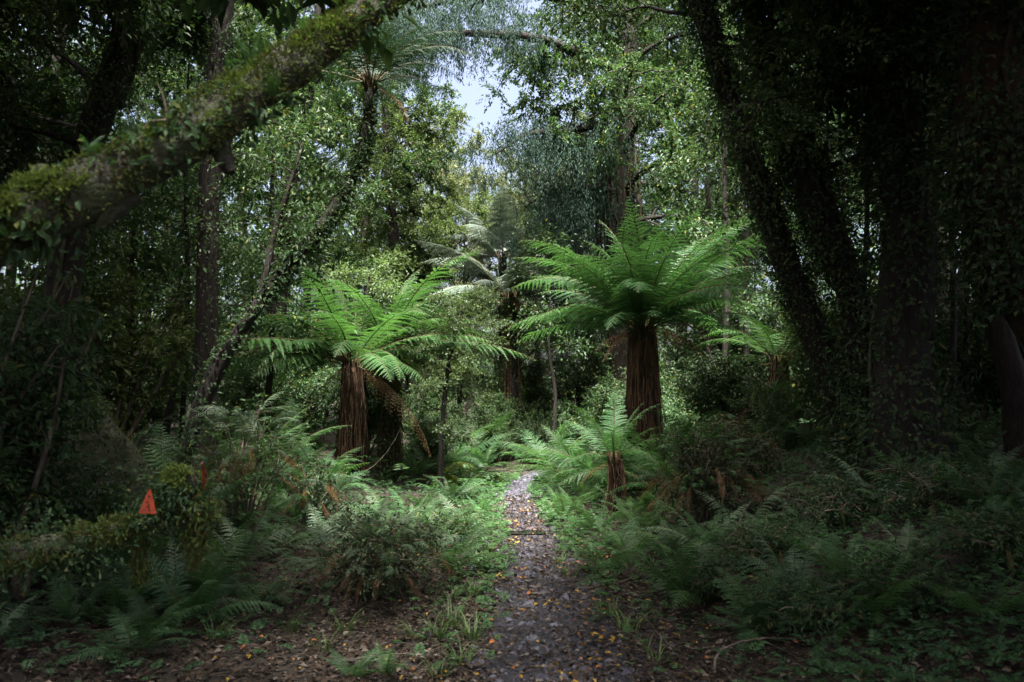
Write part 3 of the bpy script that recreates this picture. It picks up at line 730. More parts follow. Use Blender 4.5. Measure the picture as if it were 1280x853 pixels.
def moss(parent, P, rad, n, seed, size, topbias, mat, name='moss', t0=0, t1=1, patches=140, lift=.0):
    r = rng(seed); T, A, B = frames(P); k = len(P); mb = MB()
    c = t0 + (t1 - t0) * r.random(patches); w = r.random(patches) * 6.283; amp = .3 + r.random(patches)
    up_th = np.arctan2(B[:, 2], A[:, 2])
    j = r.integers(patches, size=n)
    tt = np.clip(c[j] + .010 * r.normal(size=n), t0, t1); ii = tt * (k - 1); i0 = np.minimum(ii.astype(int), k - 2)
    th = w[j] + .32 * r.normal(size=n)
    th = up_th[i0] + (np.mod(th - up_th[i0] + np.pi, 2 * np.pi) - np.pi) * (1 - topbias)
    f = (ii - i0)[:, None]; C = P[i0] * (1 - f) + P[i0 + 1] * f
    od = np.cos(th)[:, None] * A[i0] + np.sin(th)[:, None] * B[i0]
    pos = C + od * (rad[i0] * .97 + lift * amp[j] * r.random(n))[:, None]
    d = nrm(od + .9 * rvec(r, n) + np.array([0, 0, -.15]))
    leaves(mb, pos, d, rvec(r, n), size * (.5 + r.random(n)), size * .38 * (.6 + .8 * r.random(n)))
    o = mb.obj(name, M[mat], parent); o['kind'] = 'stuff'
moss(tA, P, ra, 19000, 62, .019, .25, 'moss', t0=.1, patches=300, lift=.026)
moss(tA, P, ra, 5000, 63, .022, .55, 'moss_bright', t0=.12, t1=.75, patches=50, lift=.026, name='bright_moss')
vine(tA, P, ra, 900, 64, M['leaf'], size=.035, spread=.18, t0=.15, t1=.9, name='creeper_leaves', fine=True)
r = rng(65)
for (px, py, d, s, key) in [(112, 192, 2.42, .10, 'bright'), (290, 98, 2.78, .13, 'small'), (320, 82, 2.85, .14, 'small'), (175, 170, 2.5, .10, 'smalldark'), (10, 300, 2.25, .10, 'bright'), (340, 125, 2.75, .12, 'small'), (255, 130, 2.66, .09, 'small'), (380, 55, 2.95, .12, 'small')]:
    p = pix(px, py, d) - b
    for i in range(7):
        mobj('epiphyte_frond', FS[key]['mid'][i % 2], tA, p, (.3 * r.normal(), .3 * r.normal(), r.random() * 6.28), s * (.7 + .5 * r.random()))
mb = MB(); tube(mb, curve([pix(205, 168, 2.52) - b, pix(209, 145, 2.5) - b, pix(203, 118, 2.5) - b, pix(197, 105, 2.5) - b], 10), np.linspace(.006, .002, 10), 5); tube(mb, curve([pix(208, 150, 2.5) - b, pix(190, 152, 2.48) - b, pix(180, 160, 2.46) - b], 8), np.linspace(.004, .002, 8), 4)
mb.obj('dead_twig', M['twig'], tA)
for (px, py, d, ux, uy) in [(150, 245, 2.44, -25, 40), (345, 92, 2.86, 14, -34), (60, 238, 2.36, -12, -30), (268, 170, 2.66, 20, 46)]:
    mb = MB(); q0 = pix(px, py, d + .05) - b; q1 = pix(px + ux, py + uy, d) - b
    tube(mb, curve([q0, (q0 + q1) / 2 + np.array([.01, -.02, 0]), q1], 7), np.array([.06, .048, .04, .034, .03, .026, .018]), 9, 0, .12, rng(int(px))); mb.obj('branch_stub', M['bark_moss'], tA)
rr2 = rng(66); mc = MB(); cc = np.array([P[-1]] * 26) + rr2.normal(size=(26, 3)) * np.array([.7, .8, .45]) + np.array([.4, .9, .9])
crown_leaves(mc, cc, rr2, 6000, .3, .07); mc.obj('crown', M['leaf_dark'], tA)
mb = MB()
for c in cc[::2]: tube(mb, curve([P[-1], (P[-1] + c) / 2 + rr2.normal(size=3) * .08, c], 6), np.linspace(.03, .006, 6), 4)
mb.obj('branches', M['bark_moss'], tA)

# ---- tree ferns
gE = pix(437, 606, 14.2); gE[2] = gz(gE[0], gE[1])
tree_fern(gE, pix(440, 452, 14.2), .20, .13, 2.7, 50, 'tree fern with rusty brown skirted trunk, left of the path behind the low bush', 401, 'tree', (('up', .05), ('mid', .12), ('low', .48), ('flat', .35)), skirt=380, flare=1.45, dead=12, clad=260)
p = pix(487, 606, 15.2); p[2] = gz(p[0], p[1])
tree_fern(p, pix(484, 432, 15.2), .16, .13, 2.1, 20, 'taller tree fern with pale hanging skirt, close behind the rusty skirted one', 402, 'tree', (('up', .22), ('mid', .43), ('low', .35)), skirt=170, clad=5000, flare=1.5, dead=7)
p = pix(800, 600, 12.8); p[2] = gz(p[0], p[1])
tree_fern(p, pix(803, 412, 12.8), .235, .17, 2.45, 66, 'largest tree fern, stout skirted trunk and wide vase of bright fronds', 403, 'treebright', (('up', .16), ('mid', .38), ('low', .32), ('flat', .14)), skirt=440, flare=1.3, dead=14, clad=420)
p = ground(771, 640)
tree_fern(p, pix(768, 572, p[1]), .09, .075, 1.05, 15, 'small young tree fern with short dark trunk at the path edge', 404, 'treebright', (('up', .3), ('mid', .4), ('low', .3)), skirt=90, dead=3)
p = pix(640, 560, 21); p[2] = gz(p[0], p[1])
tree_fern(p, pix(638, 372, 20.5), .19, .15, 2.2, 16, 'tree fern with dark trunk and drooping grey fronds where the path bends', 405, 'silver', (('mid', .4), ('low', .6)), skirt=70, dead=8, clad=3500)
p = pix(628, 545, 25); p[2] = gz(p[0], p[1])
tree_fern(p, pix(628, 322, 24), .15, .12, 2.4, 14, 'tall slender silver tree fern showing pale frond undersides above the path', 406, 'silver', (('mid', .4), ('low', .6)), skirt=0, dead=0, bend=None)
p = pix(962, 590, 14); p[2] = gz(p[0], p[1])
tree_fern(p, pix(975, 452, 14), .16, .13, 1.9, 16, 'tree fern with pale fronds between the largest tree fern and the leaning pair', 407, 'tree', (('mid', .35), ('low', .65)), skirt=110, dead=6)
p = pix(205, 590, 8.6); p[2] = gz(p[0], p[1])
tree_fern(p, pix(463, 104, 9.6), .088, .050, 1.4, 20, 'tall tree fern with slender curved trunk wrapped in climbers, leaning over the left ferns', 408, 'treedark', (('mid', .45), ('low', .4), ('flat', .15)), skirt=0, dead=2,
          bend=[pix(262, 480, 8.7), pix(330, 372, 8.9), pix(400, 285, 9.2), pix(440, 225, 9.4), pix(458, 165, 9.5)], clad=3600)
px_tree([(310, 400, 8.85), (330, 350, 8.9), (345, 285, 9.0), (368, 215, 9.0), (382, 170, 9.1)], [4.5, 4, 3.5, 2.5, 1], 'slim forked stem beside the curved tree fern', 409, 2500, .06, (M['bark'], M['leaf_dark']), cb=.5, Rr=.8, limbs=14, name='sapling')

# pale yellow green sapling by the path, and the yellow green bush on the left ferns
px_tree([(550, 598, 13.9), (553, 530, 13.9), (562, 450, 13.9), (582, 370, 13.9)], [3.5, 3, 2.5, 1.2], 'pale yellow green sapling with a fine leafed crown beside the path', 410, 15000, .042, (M['bark'], M['leaf_yellow']), cb=.8, Rr=.80, limbs=22, clump=.12, name='sapling', up=15)
px_tree([(452, 600, 15.8), (455, 480, 15.8), (458, 380, 15.8), (462, 340, 15.8)], [3.5, 3, 2.5, 1], 'yellow green leafy sapling above the rusty skirted tree fern', 412, 7000, .07, (M['bark'], M['leaf_yellow']), cb=2.6, Rr=.9, limbs=14, clump=.2, name='sapling', up=10)

# ---- ferns on the ground
def gf(px, py, key, n, size, label, seed, group=None, **kw):
    p = ground(px, py)
    return fern(p, key, n, size, label, seed, group, **kw)
L_ = 'arching fern with bright leaf tips below the curved tree fern'
def raised(px, py, d, key, n, size, label, seed, **kw):
    p = pix(px, py, d); return fern(p, key, n, size, label, seed, **kw)
# mound with ferns and dead fronds under it (left)
def mound(px, py, w, h, label, seed, nl, leaf, mat, d=None, aspect=.5, dead=0, name='shrub', fr=None, nfr=0, frs=.3):
    p = ground(px, py) if d is None else np.array([*pix(px, py, d)[:2], 0])
    p[2] = gz(p[0], p[1])
    ms, mf = gen_shrub(seed, h, w, nl, leaf, M[mat], clump=.11 * max(w, .5) / .7, stems=16, aspect=aspect, fine=True)
    t = put_shrub((ms, mf), p, 0, 1, label, name=name)
    r = rng(seed + 5)
    for i in range(nfr):
        a = r.random() * 6.28; q = math.sqrt(r.random()); z = h * (1 - .6 * q * q)
        mobj('frond', FS[fr]['low' if i % 3 else 'mid'][i % 2], t, (w * .8 * q * math.cos(a), w * .8 * q * math.sin(a), z * .9), (.2 * r.normal(), .2 * r.normal(), a), frs * (.7 + .6 * r.random()))
    for i in range(dead):
        a = r.random() * 6.28; mobj('dead_frond', FS['dead']['hang'][i % 2], t, (w * .55 * math.cos(a), w * .55 * math.sin(a), h * (.35 + .35 * r.random())), (.2 * r.normal(), 0, a), min(.3 * h + .15, .5))
    return t
mound(305, 655, .62, 1.45, 'mound of grey green ferns over hanging brown fronds left of the rusty skirted tree fern', 501, 1500, .05, 'leaf', d=8.6, fr='grey', nfr=44, frs=.52, dead=34, name='fern_mound')
mound(390, 640, .45, .85, 'lower fern mound right of the brown fringed fern mound', 502, 700, .05, 'leaf', d=9.5, fr='bright', nfr=24, frs=.50, dead=10, name='fern_mound')
mound(475, 745, .74, .64, 'low rounded dark bush beside the path, in front of the skirted tree fern', 503, 4500, .034, 'leaf_brown', fr='grey', nfr=95, frs=.27, dead=16)
mound(555, 690, .42, .38, 'smaller green bush at the left path edge', 504, 2500, .032, 'leaf', fr='small', nfr=50, frs=.22)
mound(880, 700, .72, 1.10, 'dense brown green bush on the right bank beside the young tree fern', 505, 6500, .036, 'leaf_brown', d=8.8, fr='smalldark', nfr=100, frs=.30, dead=30)
mound(920, 610, .60, .95, 'rust tinted bush topping the right bank below the leaning pair', 506, 5000, .042, 'leaf_brown', d=10.4, fr='grey', nfr=14, frs=.25, dead=16)
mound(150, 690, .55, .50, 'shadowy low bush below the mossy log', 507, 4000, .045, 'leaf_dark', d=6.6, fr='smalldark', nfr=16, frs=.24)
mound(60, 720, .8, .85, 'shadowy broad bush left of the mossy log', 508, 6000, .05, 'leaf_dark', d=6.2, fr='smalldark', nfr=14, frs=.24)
for i, (px, py, d, w, h) in enumerate([(960, 720, 7.0, .55, .38), (1060, 720, 7.2, .6, .42), (1170, 720, 6.6, .6, .40), (1010, 790, 5.2, .45, .25), (1130, 800, 5.2, .5, .26), (1250, 780, 5.4, .5, .32), (870, 760, 6.2, .38, .25)]):
    mound(px, py, w, h, 'low dark scrub mound with fine ferns and bare twigs on the right bank', 520 + i, 2600, .032, 'leaf_dark', d=d, fr='smalldark', nfr=24, frs=.17, dead=2)['group'] = 'scrub mounds on the right bank'
mound(958, 600, .60, 1.15, 'green fern topped bush at the foot of the pale tree fern', 530, 3500, .04, 'leaf', d=12.4, fr='small', nfr=30, frs=.5, dead=8)
F1 = 'knee high green fern in the hollow where the path bends'
r = rng(88)
for i, (x, y) in enumerate([(560, 590), (590, 578), (605, 590), (515, 600), (535, 596), (685, 585), (700, 578), (720, 585), (715, 600), (735, 590), (575, 572), (655, 578), (690, 570), (620, 572)]):
    gf(x, y, ['small', 'grey', 'bright'][i % 3], 9, .75 + .25 * r.random(), F1, 600 + i, 'ferns at the bend of the path')
F2 = 'small green fern on the right path edge below the young tree fern'
for i, (x, y) in enumerate([(700, 612), (720, 640), (745, 668), (735, 625), (790, 700), (770, 690), (830, 735), (705, 650), (810, 660), (760, 720)]):
    gf(x, y, ['small', 'small', 'bright'][i % 3], 8, .38 + .2 * r.random(), F2, 620 + i, 'ferns along the right path edge')
F3 = 'pale fern among the low bushes on the left path edge'
for i, (x, y) in enumerate([(530, 640), (560, 630), (585, 628), (600, 645), (575, 660), (520, 655), (590, 612)]):
    gf(x, y, ['bright', 'grey', 'small'][i % 3], 8, .36 + .15 * r.random(), F3, 640 + i, 'ferns along the left path edge')
for i, (x, d) in enumerate([(365, 15.6), (335, 12.6), (515, 16.6), (595, 18.5), (690, 17.6), (725, 15.4), (880, 14.5), (300, 11.4), (560, 17.2), (822, 11.9), (775, 12.2), (850, 11.0), (745, 12.6)]):
    p = pix(x, 560, d); p[2] = gz(p[0], p[1]); fern(p, ['treebright', 'tree'][i % 2], 13, 1.35 + .3 * r.random(), 'waist high fern with long arching fronds around the tree ferns', 720 + i, 'waist high ferns around the tree ferns')
r4 = rng(740)
for i in range(34):
    left = i < 20
    for _ in range(40):
        y = 5.2 + 7.5 * r4.random(); x = path_c(y) + ((-path_w(y) - .35 - 2.9 * r4.random()) if left else (path_w(y) + .3 + 1.6 * r4.random()))
        if not (left and y < 7.0 and x > -1.5): break
    fern(np.array([x, y, gz(x, y)]), ['small', 'grey', 'smalldark', 'small'][i % 4], 9, .40 + .32 * r4.random(), 'shin high fern in the tangle %s the path' % ('between the mossy log and' if left else 'between the scrub mounds and'), 760 + i, 'shin high ferns ' + ('near the mossy log' if left else 'near the scrub mounds'))
for i in range(46):
    left = i < 18
    y = 4.3 + (2.2 if left else 4.2) * r4.random(); x = (-1.75 - .30 * y * r4.random() - .2) if left else (path_c(y) + 1.15 + 3.0 * r4.random())
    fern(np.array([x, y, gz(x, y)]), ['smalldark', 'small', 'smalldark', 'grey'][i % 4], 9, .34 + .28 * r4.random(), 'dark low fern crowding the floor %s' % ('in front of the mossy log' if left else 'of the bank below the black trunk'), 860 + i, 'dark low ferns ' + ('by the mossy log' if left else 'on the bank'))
gf(303, 705, 'grey', 9, .62, 'large grey green fern in front of the brown fringed fern mound', 651)
gf(255, 760, 'smalldark', 8, .55, 'dark blue green fern beside the mossy log', 652)
gf(345, 690, 'smalldark', 7, .5, 'deep green fern right of the large grey green fern', 653)
gf(440, 852, 'bright', 7, .26, 'low light green fern on the leaf litter in the left foreground', 654)
gf(482, 850, 'small', 6, .22, 'tiny fern right of the low light green one', 655)
F4 = 'dim fern growing in the shade below the left trunks'
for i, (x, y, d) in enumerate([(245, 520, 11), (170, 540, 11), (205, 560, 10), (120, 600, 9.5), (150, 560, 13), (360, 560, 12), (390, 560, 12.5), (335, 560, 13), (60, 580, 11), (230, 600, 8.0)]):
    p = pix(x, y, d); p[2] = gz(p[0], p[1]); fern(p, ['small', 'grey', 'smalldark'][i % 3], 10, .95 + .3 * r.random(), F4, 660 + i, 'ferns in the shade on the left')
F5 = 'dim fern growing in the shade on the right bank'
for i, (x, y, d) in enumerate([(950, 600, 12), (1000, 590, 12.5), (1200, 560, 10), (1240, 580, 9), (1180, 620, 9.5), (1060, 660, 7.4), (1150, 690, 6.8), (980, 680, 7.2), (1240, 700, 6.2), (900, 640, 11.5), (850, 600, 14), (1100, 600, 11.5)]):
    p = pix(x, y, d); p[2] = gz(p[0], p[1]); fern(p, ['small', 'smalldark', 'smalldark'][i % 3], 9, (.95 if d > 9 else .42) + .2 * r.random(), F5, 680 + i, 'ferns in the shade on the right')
# bright frond hanging beside the black trunk
p = pix(1150, 222, 7.9)
# (part of the black trunk's tree: a perching fern)
tq = [o for o in bpy.data.objects if o.get('label', '').startswith('thick upright nearly black')][0]
for i in range(5):
    mobj('perching_frond', FS['bright']['flat'][i % 2], tq, p + np.array([.22, .1, .08]) - np.array(tq.location), (.2 * i - .4, .1, 3.3 + .35 * i), .42 + .06 * i)
# dead frond on the litter
p = ground(318, 745)
t = thing('dead_fern', 'brown dead fern frond lying on the leaf litter', 'fern', p)
for i in range(3):
    mobj('frond', FS['dead']['flat'][i % 2], t, (0, 0, .05), (0, .15, -.9 + .35 * i + 0), .5)

# ---- low cover: small ferns and herbs carpeting the banks
def cover(n, seed, fx, key, sz, name, label, mat, upr=(.25, .8)):
    """many little fronds, each a midrib with paired leaflets"""
    r = rng(seed); x, y = fx(r, n); n = len(x); mb = MB()
    az = r.random(n) * 6.283; el = np.radians(15 + 55 * r.random(n)); s = sz * (.5 + r.random(n))
    base = np.stack([x, y, hgt(x, y) + (.02 + .22 * r.random(n) ** 2) * sz / .2], -1)
    h = np.stack([np.cos(az), np.sin(az), 0 * az], -1); sd = np.stack([-np.sin(az), np.cos(az), 0 * az], -1); z = np.array([0, 0, 1.0])
    K = 8
    for q in range(K):
        t = .15 + .85 * q / K; e = el - 1.3 * t
        p = base + s[:, None] * (h * t * np.cos(el * .7)[:, None] + z * (np.sin(el) * t - .55 * t * t)[:, None])
        T = h * np.cos(e)[:, None] + z * np.sin(e)[:, None]; N = np.cross(T, sd)
        w = .34 * (1 - t) ** .8 * s + .006
        for sg in (-1, 1):
            d = nrm(sg * sd * .9 + T * .5 - z * .15 + .12 * r.normal(size=(n, 3)))
            leaves(mb, p, d, N, w, np.minimum(w * .42, s * .085) + .002, fold=.1)
    return tag(mb.obj(name, M[mat]), label, 'ground cover', kind='stuff')
def right_bank(r, n):
    y = 3.6 + 9.5 * r.random(n) ** 1.6; x = path_c(y) + path_w(y) + .25 + (4.6) * r.random(n) ** .8
    k = r.random(n) < np.clip((x - path_c(y) - path_w(y) - .1) / .9 + .0, .05, 1) * (.6 + .4 * (noise2(x, y, 1.4) > -.3)); return x[k], y[k]
def left_bank(r, n):
    y = 4.2 + 10 * r.random(n); x = path_c(y) - path_w(y) - .15 - 4.8 * r.random(n) ** .9
    lim = np.interp(y, [4, 6.5, 7.5, 9, 14], [1.7, 1.3, .7, .2, .1])
    k = (path_c(y) - path_w(y) - x) > lim * (.7 + .6 * r.random(n)); return x[k], y[k]
def far_floor(r, n):
    y = 13 + 18 * r.random(n) ** 1.3; x = (r.random(n) - .5) * (12 + y * .9); k = np.abs(x - path_c(y)) > path_w(y) + .1; return x[k], y[k]
def path_edge(r, n):
    y = 4.5 + 12 * r.random(n); s_ = np.where(r.random(n) < .5, -1, 1); x = path_c(y) + s_ * (path_w(y) * (.82 + .2 * np.sin(5.3 * y + 2 * s_) * np.sin(2.1 * y)) + .40 * np.abs(r.normal(size=n))); k = r.random(n) < np.clip((y - 4.5) / 4, .12, 1); return x[k], y[k]
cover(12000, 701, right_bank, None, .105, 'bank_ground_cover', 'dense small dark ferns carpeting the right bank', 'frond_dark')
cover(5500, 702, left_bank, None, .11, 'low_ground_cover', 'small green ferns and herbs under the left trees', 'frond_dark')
cover(3200, 703, far_floor, None, .42, 'far_ground_cover', 'ferny undergrowth on the floor of the wood behind', 'frond')
cover(3200, 704, path_edge, None, .12, 'path_edge_cover', 'tiny green plants fringing both edges of the path', 'frond')

# ---- grass
def grass_mb(mb, cx, cy, n, h, spread, r, cz=None):
    for i in range(n):
        a = r.random() * 6.283; rr0 = spread * math.sqrt(r.random()); x, y = cx + rr0 * math.cos(a), cy + rr0 * math.sin(a)
        z = (gz(x, y) if cz is None else cz) - .005; a2 = a + .6 * r.normal(); L = h * (.5 + .8 * r.random()); w = .004 + .004 * r.random()
        t = np.linspace(0, 1, 5); o = L * .7 * t ** 1.8; zz = L * (t - .45 * t ** 2.2)
        sd = np.array([-math.sin(a2), math.cos(a2), 0]); C = np.stack([x + o * math.cos(a2), y + o * math.sin(a2), z + zz], -1)
        wv = (w * (1 - .9 * t))[:, None] * sd
        V = np.concatenate([C - wv, C + wv]); mb.add(V, [[q, q + 1, q + 6, q + 5] for q in range(4)])
r = rng(91)
for i, (px, py, n, h) in enumerate([(563, 785, 26, .20), (590, 800, 22, .17), (548, 800, 18, .17), (575, 830, 16, .16), (520, 800, 14, .15), (590, 745, 20, .17), (565, 752, 14, .14), (602, 712, 22, .14), (612, 690, 20, .12), (595, 700, 18, .12), (712, 722, 18, .12), (700, 705, 16, .12), (760, 770, 18, .15), (785, 790, 16, .16), (430, 790, 14, .16), (545, 850, 12, .15), (360, 790, 12, .16), (405, 815, 10, .14), (270, 800, 14, .18), (820, 830, 12, .15), (745, 700, 16, .12), (620, 660, 16, .10)]):
    p = ground(px, py); mb = MB(); grass_mb(mb, 0, 0, int(n * 1.6), h * 1.4, .07, r, cz=0.0)
    right = px > 650
    tag(mb.obj('grass_tuft', M['grass'], None, p), 'tuft of thin grass growing at the %s edge of the path' % ('right' if right else 'left'), 'grass', 'grass tufts %s of the path' % ('right' if right else 'left'))

# ---- stones, puddle, sticks
def stone(px, py, w, d, h, rz, label, seed):
    r = rng(seed); p = ground(px, py); n = 11; mb = MB()
    th = np.linspace(0, 6.283, n, endpoint=False) + .15 * r.normal(size=n); k = 1 + .16 * r.normal(size=n)
    ring = lambda s, z: np.stack([w / 2 * s * k * np.cos(th), d / 2 * s * k * np.sin(th), np.full(n, z) + .12 * h * r.normal(size=n)], -1)
    V = np.concatenate([ring(.95, -.02), ring(1, h * .45), ring(.82, h * .9), [[0, 0, h]]])
    F = [[i + j * n, (i + 1) % n + j * n, (i + 1) % n + (j + 1) * n, i + (j + 1) * n] for j in range(2) for i in range(n)]
    mb.add(V, F); mb.f.append(np.array([[2 * n + i, 2 * n + (i + 1) % n, 3 * n] for i in range(n)])); mb.m.append(np.zeros(n, int)); mb.sm.append(np.zeros(n, bool))
    o = mb.obj('stone', M['stone'], None, p); o.rotation_euler = (0, 0, rz)
    tag(o, label, 'stone')
stone(664, 803, .12, .07, .035, .5, 'largest flat blue grey stone lying on the gravel path', 801)
stone(692, 785, .07, .05, .025, .1, 'small rounded grey stone just beyond the largest flat one', 802)
stone(637, 778, .06, .05, .02, 1.0, 'small pale stone left of the rounded grey one', 803)
stone(670, 813, .06, .04, .02, .9, 'little grey stone touching the largest flat stone', 804)
stone(622, 742, .07, .035, .03, 2.1, 'narrow upright grey stone at the left edge of the gravel', 805)
stone(688, 612, .25, .16, .07, .3, 'pale slab of rock beside the path near its bend', 806)
r = rng(96); n = 26; th = np.linspace(0, 6.283, n, endpoint=False); p = ground(662, 668)
k = 1 + .12 * r.normal(size=n); mb = MB()
V = np.stack([.30 * k * np.cos(th), .13 * k * np.sin(th) + .03 * np.cos(th), np.zeros(n)], -1)
mb.add(np.vstack([V, [[0, 0, 0]]]), [[i, (i + 1) % n, n] for i in range(n)])
po = mb.obj('puddle', M['puddle'], None, p + np.array([0, 0, .022])); po['kind'] = 'structure'

def stick(pts, r0, label, seed, forks=2, mat='twig'):
    r = rng(seed); W = []
    for q in pts:
        if len(q) == 2: w = ground(*q); w = w + np.array([0, 0, r0 + .012])
        else: w = pix(*q)
        W.append(w)
    W = np.array(W); b = W[0].copy(); mb = MB(); Q = curve(W - b, 16); Q = Q + r.normal(size=Q.shape) * r0 * .5
    tube(mb, Q, r0 * (1 - .65 * np.linspace(0, 1, 16)), 6, 0, .08, r)
    for f in range(forks):
        i = int(5 + 7 * r.random()); d = nrm(Q[i + 1] - Q[i]) + rvec(r, 1)[0] * np.array([.9, .9, .4]); L = .25 * np.linalg.norm(W[-1] - W[0]) * (.5 + r.random())
        e = Q[i] + nrm(d) * L; e[2] = max(e[2], gz(*(e + b)[:2]) - b[2] + r0)
        tube(mb, np.array([Q[i], (Q[i] + e) / 2 + r.normal(size=3) * .02, e]), r0 * np.array([.55, .4, .15]), 4)
    tag(mb.obj('stick', M[mat], None, b), label, 'stick')
stick([(282, 778), (325, 770), (352, 750), (372, 722)], .009, 'pale curved stick lying on leaf litter by the dead fern frond', 811)
stick([(130, 738), (175, 722), (215, 708)], .010, 'pale forked stick near the mossy log', 812)
stick([(40, 757), (140, 756), (230, 750), (278, 742)], .012, 'long dark straight stick lying across the left shade', 813, 0, 'bark_red')
stick([(558, 700), (572, 694), (588, 685)], .014, 'short thick branch stub at the left path edge', 814, 1)
stick([(770, 733), (795, 725), (815, 719)], .010, 'straight stick pointing into the right bank', 815, 0)
stick([(893, 838, 4.5), (900, 815, 4.6), (940, 800, 4.8), (985, 798, 5.0), (1000, 805, 5.0)], .008, 'arched pale branch over the low ferns of the right bank', 816, 3)
stick([(985, 770, 5.2), (1010, 780, 5.1), (1042, 792, 5.0)], .008, 'pale branch crossing the arched one on the right bank', 817, 3)
stick([(1105, 788, 5.0), (1125, 795, 5.0), (1145, 806, 4.9)], .009, 'short white stick lying on the right bank ferns', 818, 0)
stick([(1225, 792, 5.0), (1250, 790, 5.0), (1275, 790, 5.0)], .010, 'whitish stick lying below the ivy smothered trunk', 819, 1)
stick([(915, 690, 7.2), (920, 665, 7.2), (930, 640, 7.2), (942, 625, 7.2)], .009, 'bare upright twig in front of the brown green bush', 820, 2)
stick([(540, 738), (575, 730), (640, 738)], .007, 'thin twig lying across the gravel', 821, 1)
stick([(840, 812), (825, 800), (815, 785)], .007, 'bent twig on the leaf litter right of the path', 822, 1)
stick([(1200, 530, 9), (1230, 545, 8.8), (1265, 540, 8.6)], .012, 'pale bare branch in the gloom behind the black trunk', 823, 3)
stick([(425, 830), (470, 826), (520, 822)], .008, 'thin brown stick on the litter behind the small ferns', 824, 1)
stick([(412, 598, 13.6), (450, 592, 13.5), (480, 570, 13.5), (502, 535, 13.5)], .010, 'bare grey vine stem curving past the rusty skirted trunk', 825, 0)

# ---- mossy stump and fallen log with trail markers (left foreground)
b0 = pix(-190, 900, 2.9); bS = np.array([b0[0], b0[1], gz(b0[0], b0[1])])
tS = thing('mossy_log', 'leaning mossy log end carrying an orange triangle marker', 'log', bS)
Pp = curve([np.array([0, 0, -.05]), pix(-80, 735, 3.1) - bS, pix(30, 692, 3.25) - bS, pix(120, 672, 3.4) - bS, pix(185, 652, 3.5) - bS, pix(222, 622, 3.58) - bS, pix(238, 588, 3.6) - bS], 70)
ra_ = np.interp(np.linspace(0, 1, 70), [0, .3, .6, .8, .93, 1], [.09, .05, .035, .04, .07, .035])
mb = MB(); tube(mb, Pp, ra_, 16, 0, .07, rng(71), flute=.06); mb.obj('trunk', M['bark_moss'], tS)
moss(tS, Pp, ra_, 9000, 72, .020, .15, 'moss', patches=120, lift=.03, t0=.2)
moss(tS, Pp, ra_, 2600, 73, .024, .5, 'moss_bright', name='bright_moss', t0=.88, patches=30, lift=.03)
vine(tS, Pp, ra_, 2600, 77, M['leaf_dark'], size=.025, spread=1.6, t0=.1, t1=.97, name='creeper_leaves', fine=True)
hp = pix(246, 640, 3.58) - bS; r = rng(79); mb = MB(); n = 1400; u = r.random(n)
leaves(mb, hp + np.stack([.05 * (1.1 - u) * r.normal(size=n), .04 * (1.1 - u) * r.normal(size=n), .06 - .30 * u], -1), nrm(rvec(r, n) * .8 - np.array([0, 0, .8])), rvec(r, n), .030, .012, fine=True)
o = mb.obj('draped_moss', M['moss'], tS); o['kind'] = 'stuff'
mb = MB(); r = rng(78); h0 = pix(176, 668, 3.5) - bS; n = 700; u = r.random(n)
leaves(mb, h0 + np.stack([.018 * r.normal(size=n), .018 * r.normal(size=n), -.20 * u], -1), nrm(rvec(r, n) * .6 - np.array([0, 0, 1])), rvec(r, n), .025, .008)
o = mb.obj('hanging_moss', M['moss'], tS); o['kind'] = 'stuff'
def marker(cx, cy, d, w, h, rot, label, seed):
    c = pix(cx, cy, d); mb = MB(); t = .003
    V2 = np.array([[-w / 2, 0], [w / 2, 0], [w * .06, h], [-w * .06, h]])
    V = np.concatenate([np.column_stack([V2[:, 0], np.full(4, -t), V2[:, 1]]), np.column_stack([V2[:, 0], np.full(4, t), V2[:, 1]])])
    mb.add(V, [[0, 1, 2, 3], [7, 6, 5, 4], [0, 4, 5, 1], [1, 5, 6, 2], [2, 6, 7, 3], [3, 7, 4, 0]])
    m = thing('trail_marker', label, 'trail marker', c); m.rotation_euler = rot
    mb.obj('plate', M['orange'], m, (0, 0, -h / 2))
    r = rng(seed); mb = MB()
    for (x, z, s) in [(.02, .30, .13), (-.06, .46, .08), (.1, .14, .09), (-.16, .16, .06)]:
        k = 7; a = np.linspace(0, 6.283, k, endpoint=False); q = 1 + .35 * r.normal(size=k)
        mb.add(np.column_stack([x * w + s * w * q * np.cos(a) * .8, np.full(k, -t - .0015), z * h - h / 2 + s * h * q * np.sin(a) * .6]), [list(range(k))])
    mb.obj('dirt_marks', M['smudge'], m)
    mb = MB(); th = np.linspace(0, 6.283, 8, endpoint=False)
    ring = lambda y: np.column_stack([.004 * np.cos(th), np.full(8, y), .004 * np.sin(th) + h * .22])
    mb.add(np.vstack([ring(-.006), ring(.03)]), [[i, (i + 1) % 8, 8 + (i + 1) % 8, 8 + i] for i in range(8)] ); mb.add(ring(-.006), [list(range(8))])
    mb.obj('nail', M['bark'], m)
marker(186, 627, 3.34, .072, .098, (R(-6), R(2), R(6)), 'upright orange plastic triangle with dark marks fixed to the leaning mossy log', 31)
marker(255, 591, 3.46, .085, .115, (R(0), R(-40), R(97)), 'tilted orange triangle seen nearly edge on at the end of the mossy log', 32)
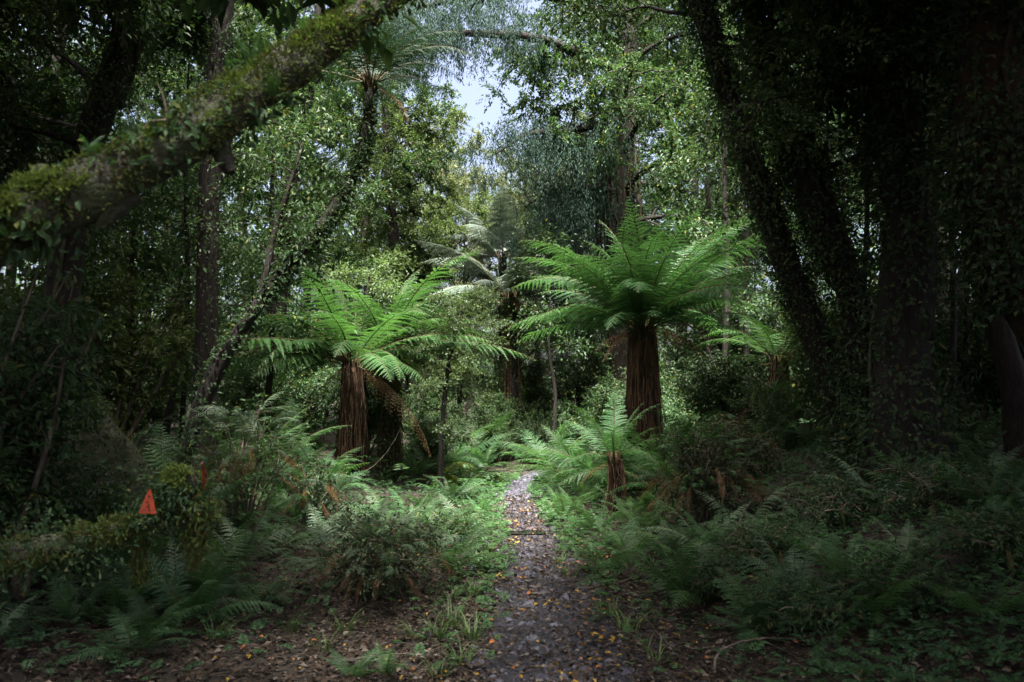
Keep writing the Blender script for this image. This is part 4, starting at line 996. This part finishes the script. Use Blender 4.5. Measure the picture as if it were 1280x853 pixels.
# mossy rock / old root plate with yellow green clumps
p = pix(125, 560, 7.2); bR = np.array([p[0], p[1], gz(p[0], p[1])])
tR = thing('mossy_boulder', 'mossy boulder with yellow green plant clumps left of the curved tree fern', 'boulder', bR)
r = rng(81); nu, nv = 26, 16; th = np.linspace(0, 2 * np.pi, nu, endpoint=False); ph = np.linspace(-.25, np.pi / 2, nv)
TH, PH = np.meshgrid(th, ph); rad_ = 1 + .16 * np.sin(3 * TH + 2 * PH) + .10 * np.sin(5 * TH - 3 * PH + 1) + .04 * r.normal(size=TH.shape)
V = np.stack([.50 * rad_ * np.cos(TH) * np.cos(PH) + .10 * np.sin(PH) * -1.6, .38 * rad_ * np.sin(TH) * np.cos(PH), 1.22 * np.sin(PH) * (.9 + .1 * rad_)], -1).reshape(-1, 3)
i = np.arange(nv - 1)[:, None] * nu; j = np.arange(nu)[None]
mb = MB(); mb.add(V, np.stack([i + j, i + (j + 1) % nu, i + nu + (j + 1) % nu, i + nu + j], -1).reshape(-1, 4), 0, True); mb.obj('rock', M['boulder'], tR)
for (px, py, n) in [(108, 485, 260), (120, 512, 300), (100, 530, 160)]:
    mb = MB(); c = pix(px, py, 6.85) - bR
    pos = c + r.normal(size=(n, 3)) * np.array([.05, .06, .05]); leaves(mb, pos, rvec(r, n), nrm(rvec(r, n) + np.array([0, -.5, .8])), .04, .026, fine=True)
    o = mb.obj('leaf_clump', M['leaf_yellow'], tR); o['kind'] = 'stuff'
n = 5000; k = r.integers(len(V), size=n); mb = MB()
leaves(mb, V[k] + r.normal(size=(n, 3)) * .03, rvec(r, n), rvec(r, n), .03, .014); o = mb.obj('moss', M['moss'], tR); o['kind'] = 'stuff'
# drooping dark shrub hanging at the far left
ms, mf = gen_shrub(90, 2.3, .75, 6000, .055, M['leaf_dark'], .16, 12, fine=True)
for x, y, d in [(25, 650, 5.6), (-30, 640, 5.0)]:
    p = pix(x, y, d); put_shrub((ms, mf), (p[0], p[1], gz(p[0], p[1])), x * .1, 1, 'drooping dark leaved shrub behind the foot of the mossy leaning trunk', 'drooping shrubs on the left', 'shrub')
# moss cushions by the path bend
for i, (px, py, w, h) in enumerate([(575, 590, .32, .22), (590, 606, .30, .18), (560, 604, .26, .18), (612, 602, .28, .16)]):
    p = ground(px, py + 6); t = thing('moss_cushion', 'rounded yellow green moss cushion on the bank at the path bend', 'moss', p, 0, 'moss cushions at the path bend')
    r = rng(830 + i); n = 2600; a = r.random(n) * 6.283; q = np.sqrt(r.random(n)); z = h * np.sqrt(np.clip(1 - q * q, 0, 1)) * (1 + .15 * np.sin(5 * a))
    mb = MB(); pos = np.stack([w * q * np.cos(a), w * .8 * q * np.sin(a), z], -1); leaves(mb, pos, nrm(pos + rvec(r, n) * .2 + [0, 0, .05]), rvec(r, n), .05, .018); mb.obj('moss', M['moss_bright'] if i % 2 == 0 else M['moss'], t)
    mb = MB(); U, Vv = np.meshgrid(np.linspace(0, 6.283, 14, endpoint=False), np.linspace(-.2, 1.5, 6)); V = np.stack([w * .95 * np.cos(U) * np.cos(Vv), w * .75 * np.sin(U) * np.cos(Vv), h * .95 * np.sin(Vv)], -1).reshape(-1, 3)
    ii = np.arange(5)[:, None] * 14; jj = np.arange(14)[None]; mb.add(V, np.stack([ii + jj, ii + (jj + 1) % 14, ii + 14 + (jj + 1) % 14, ii + 14 + jj], -1).reshape(-1, 4), 0, True); mb.obj('soil_core', M['soil'], t)
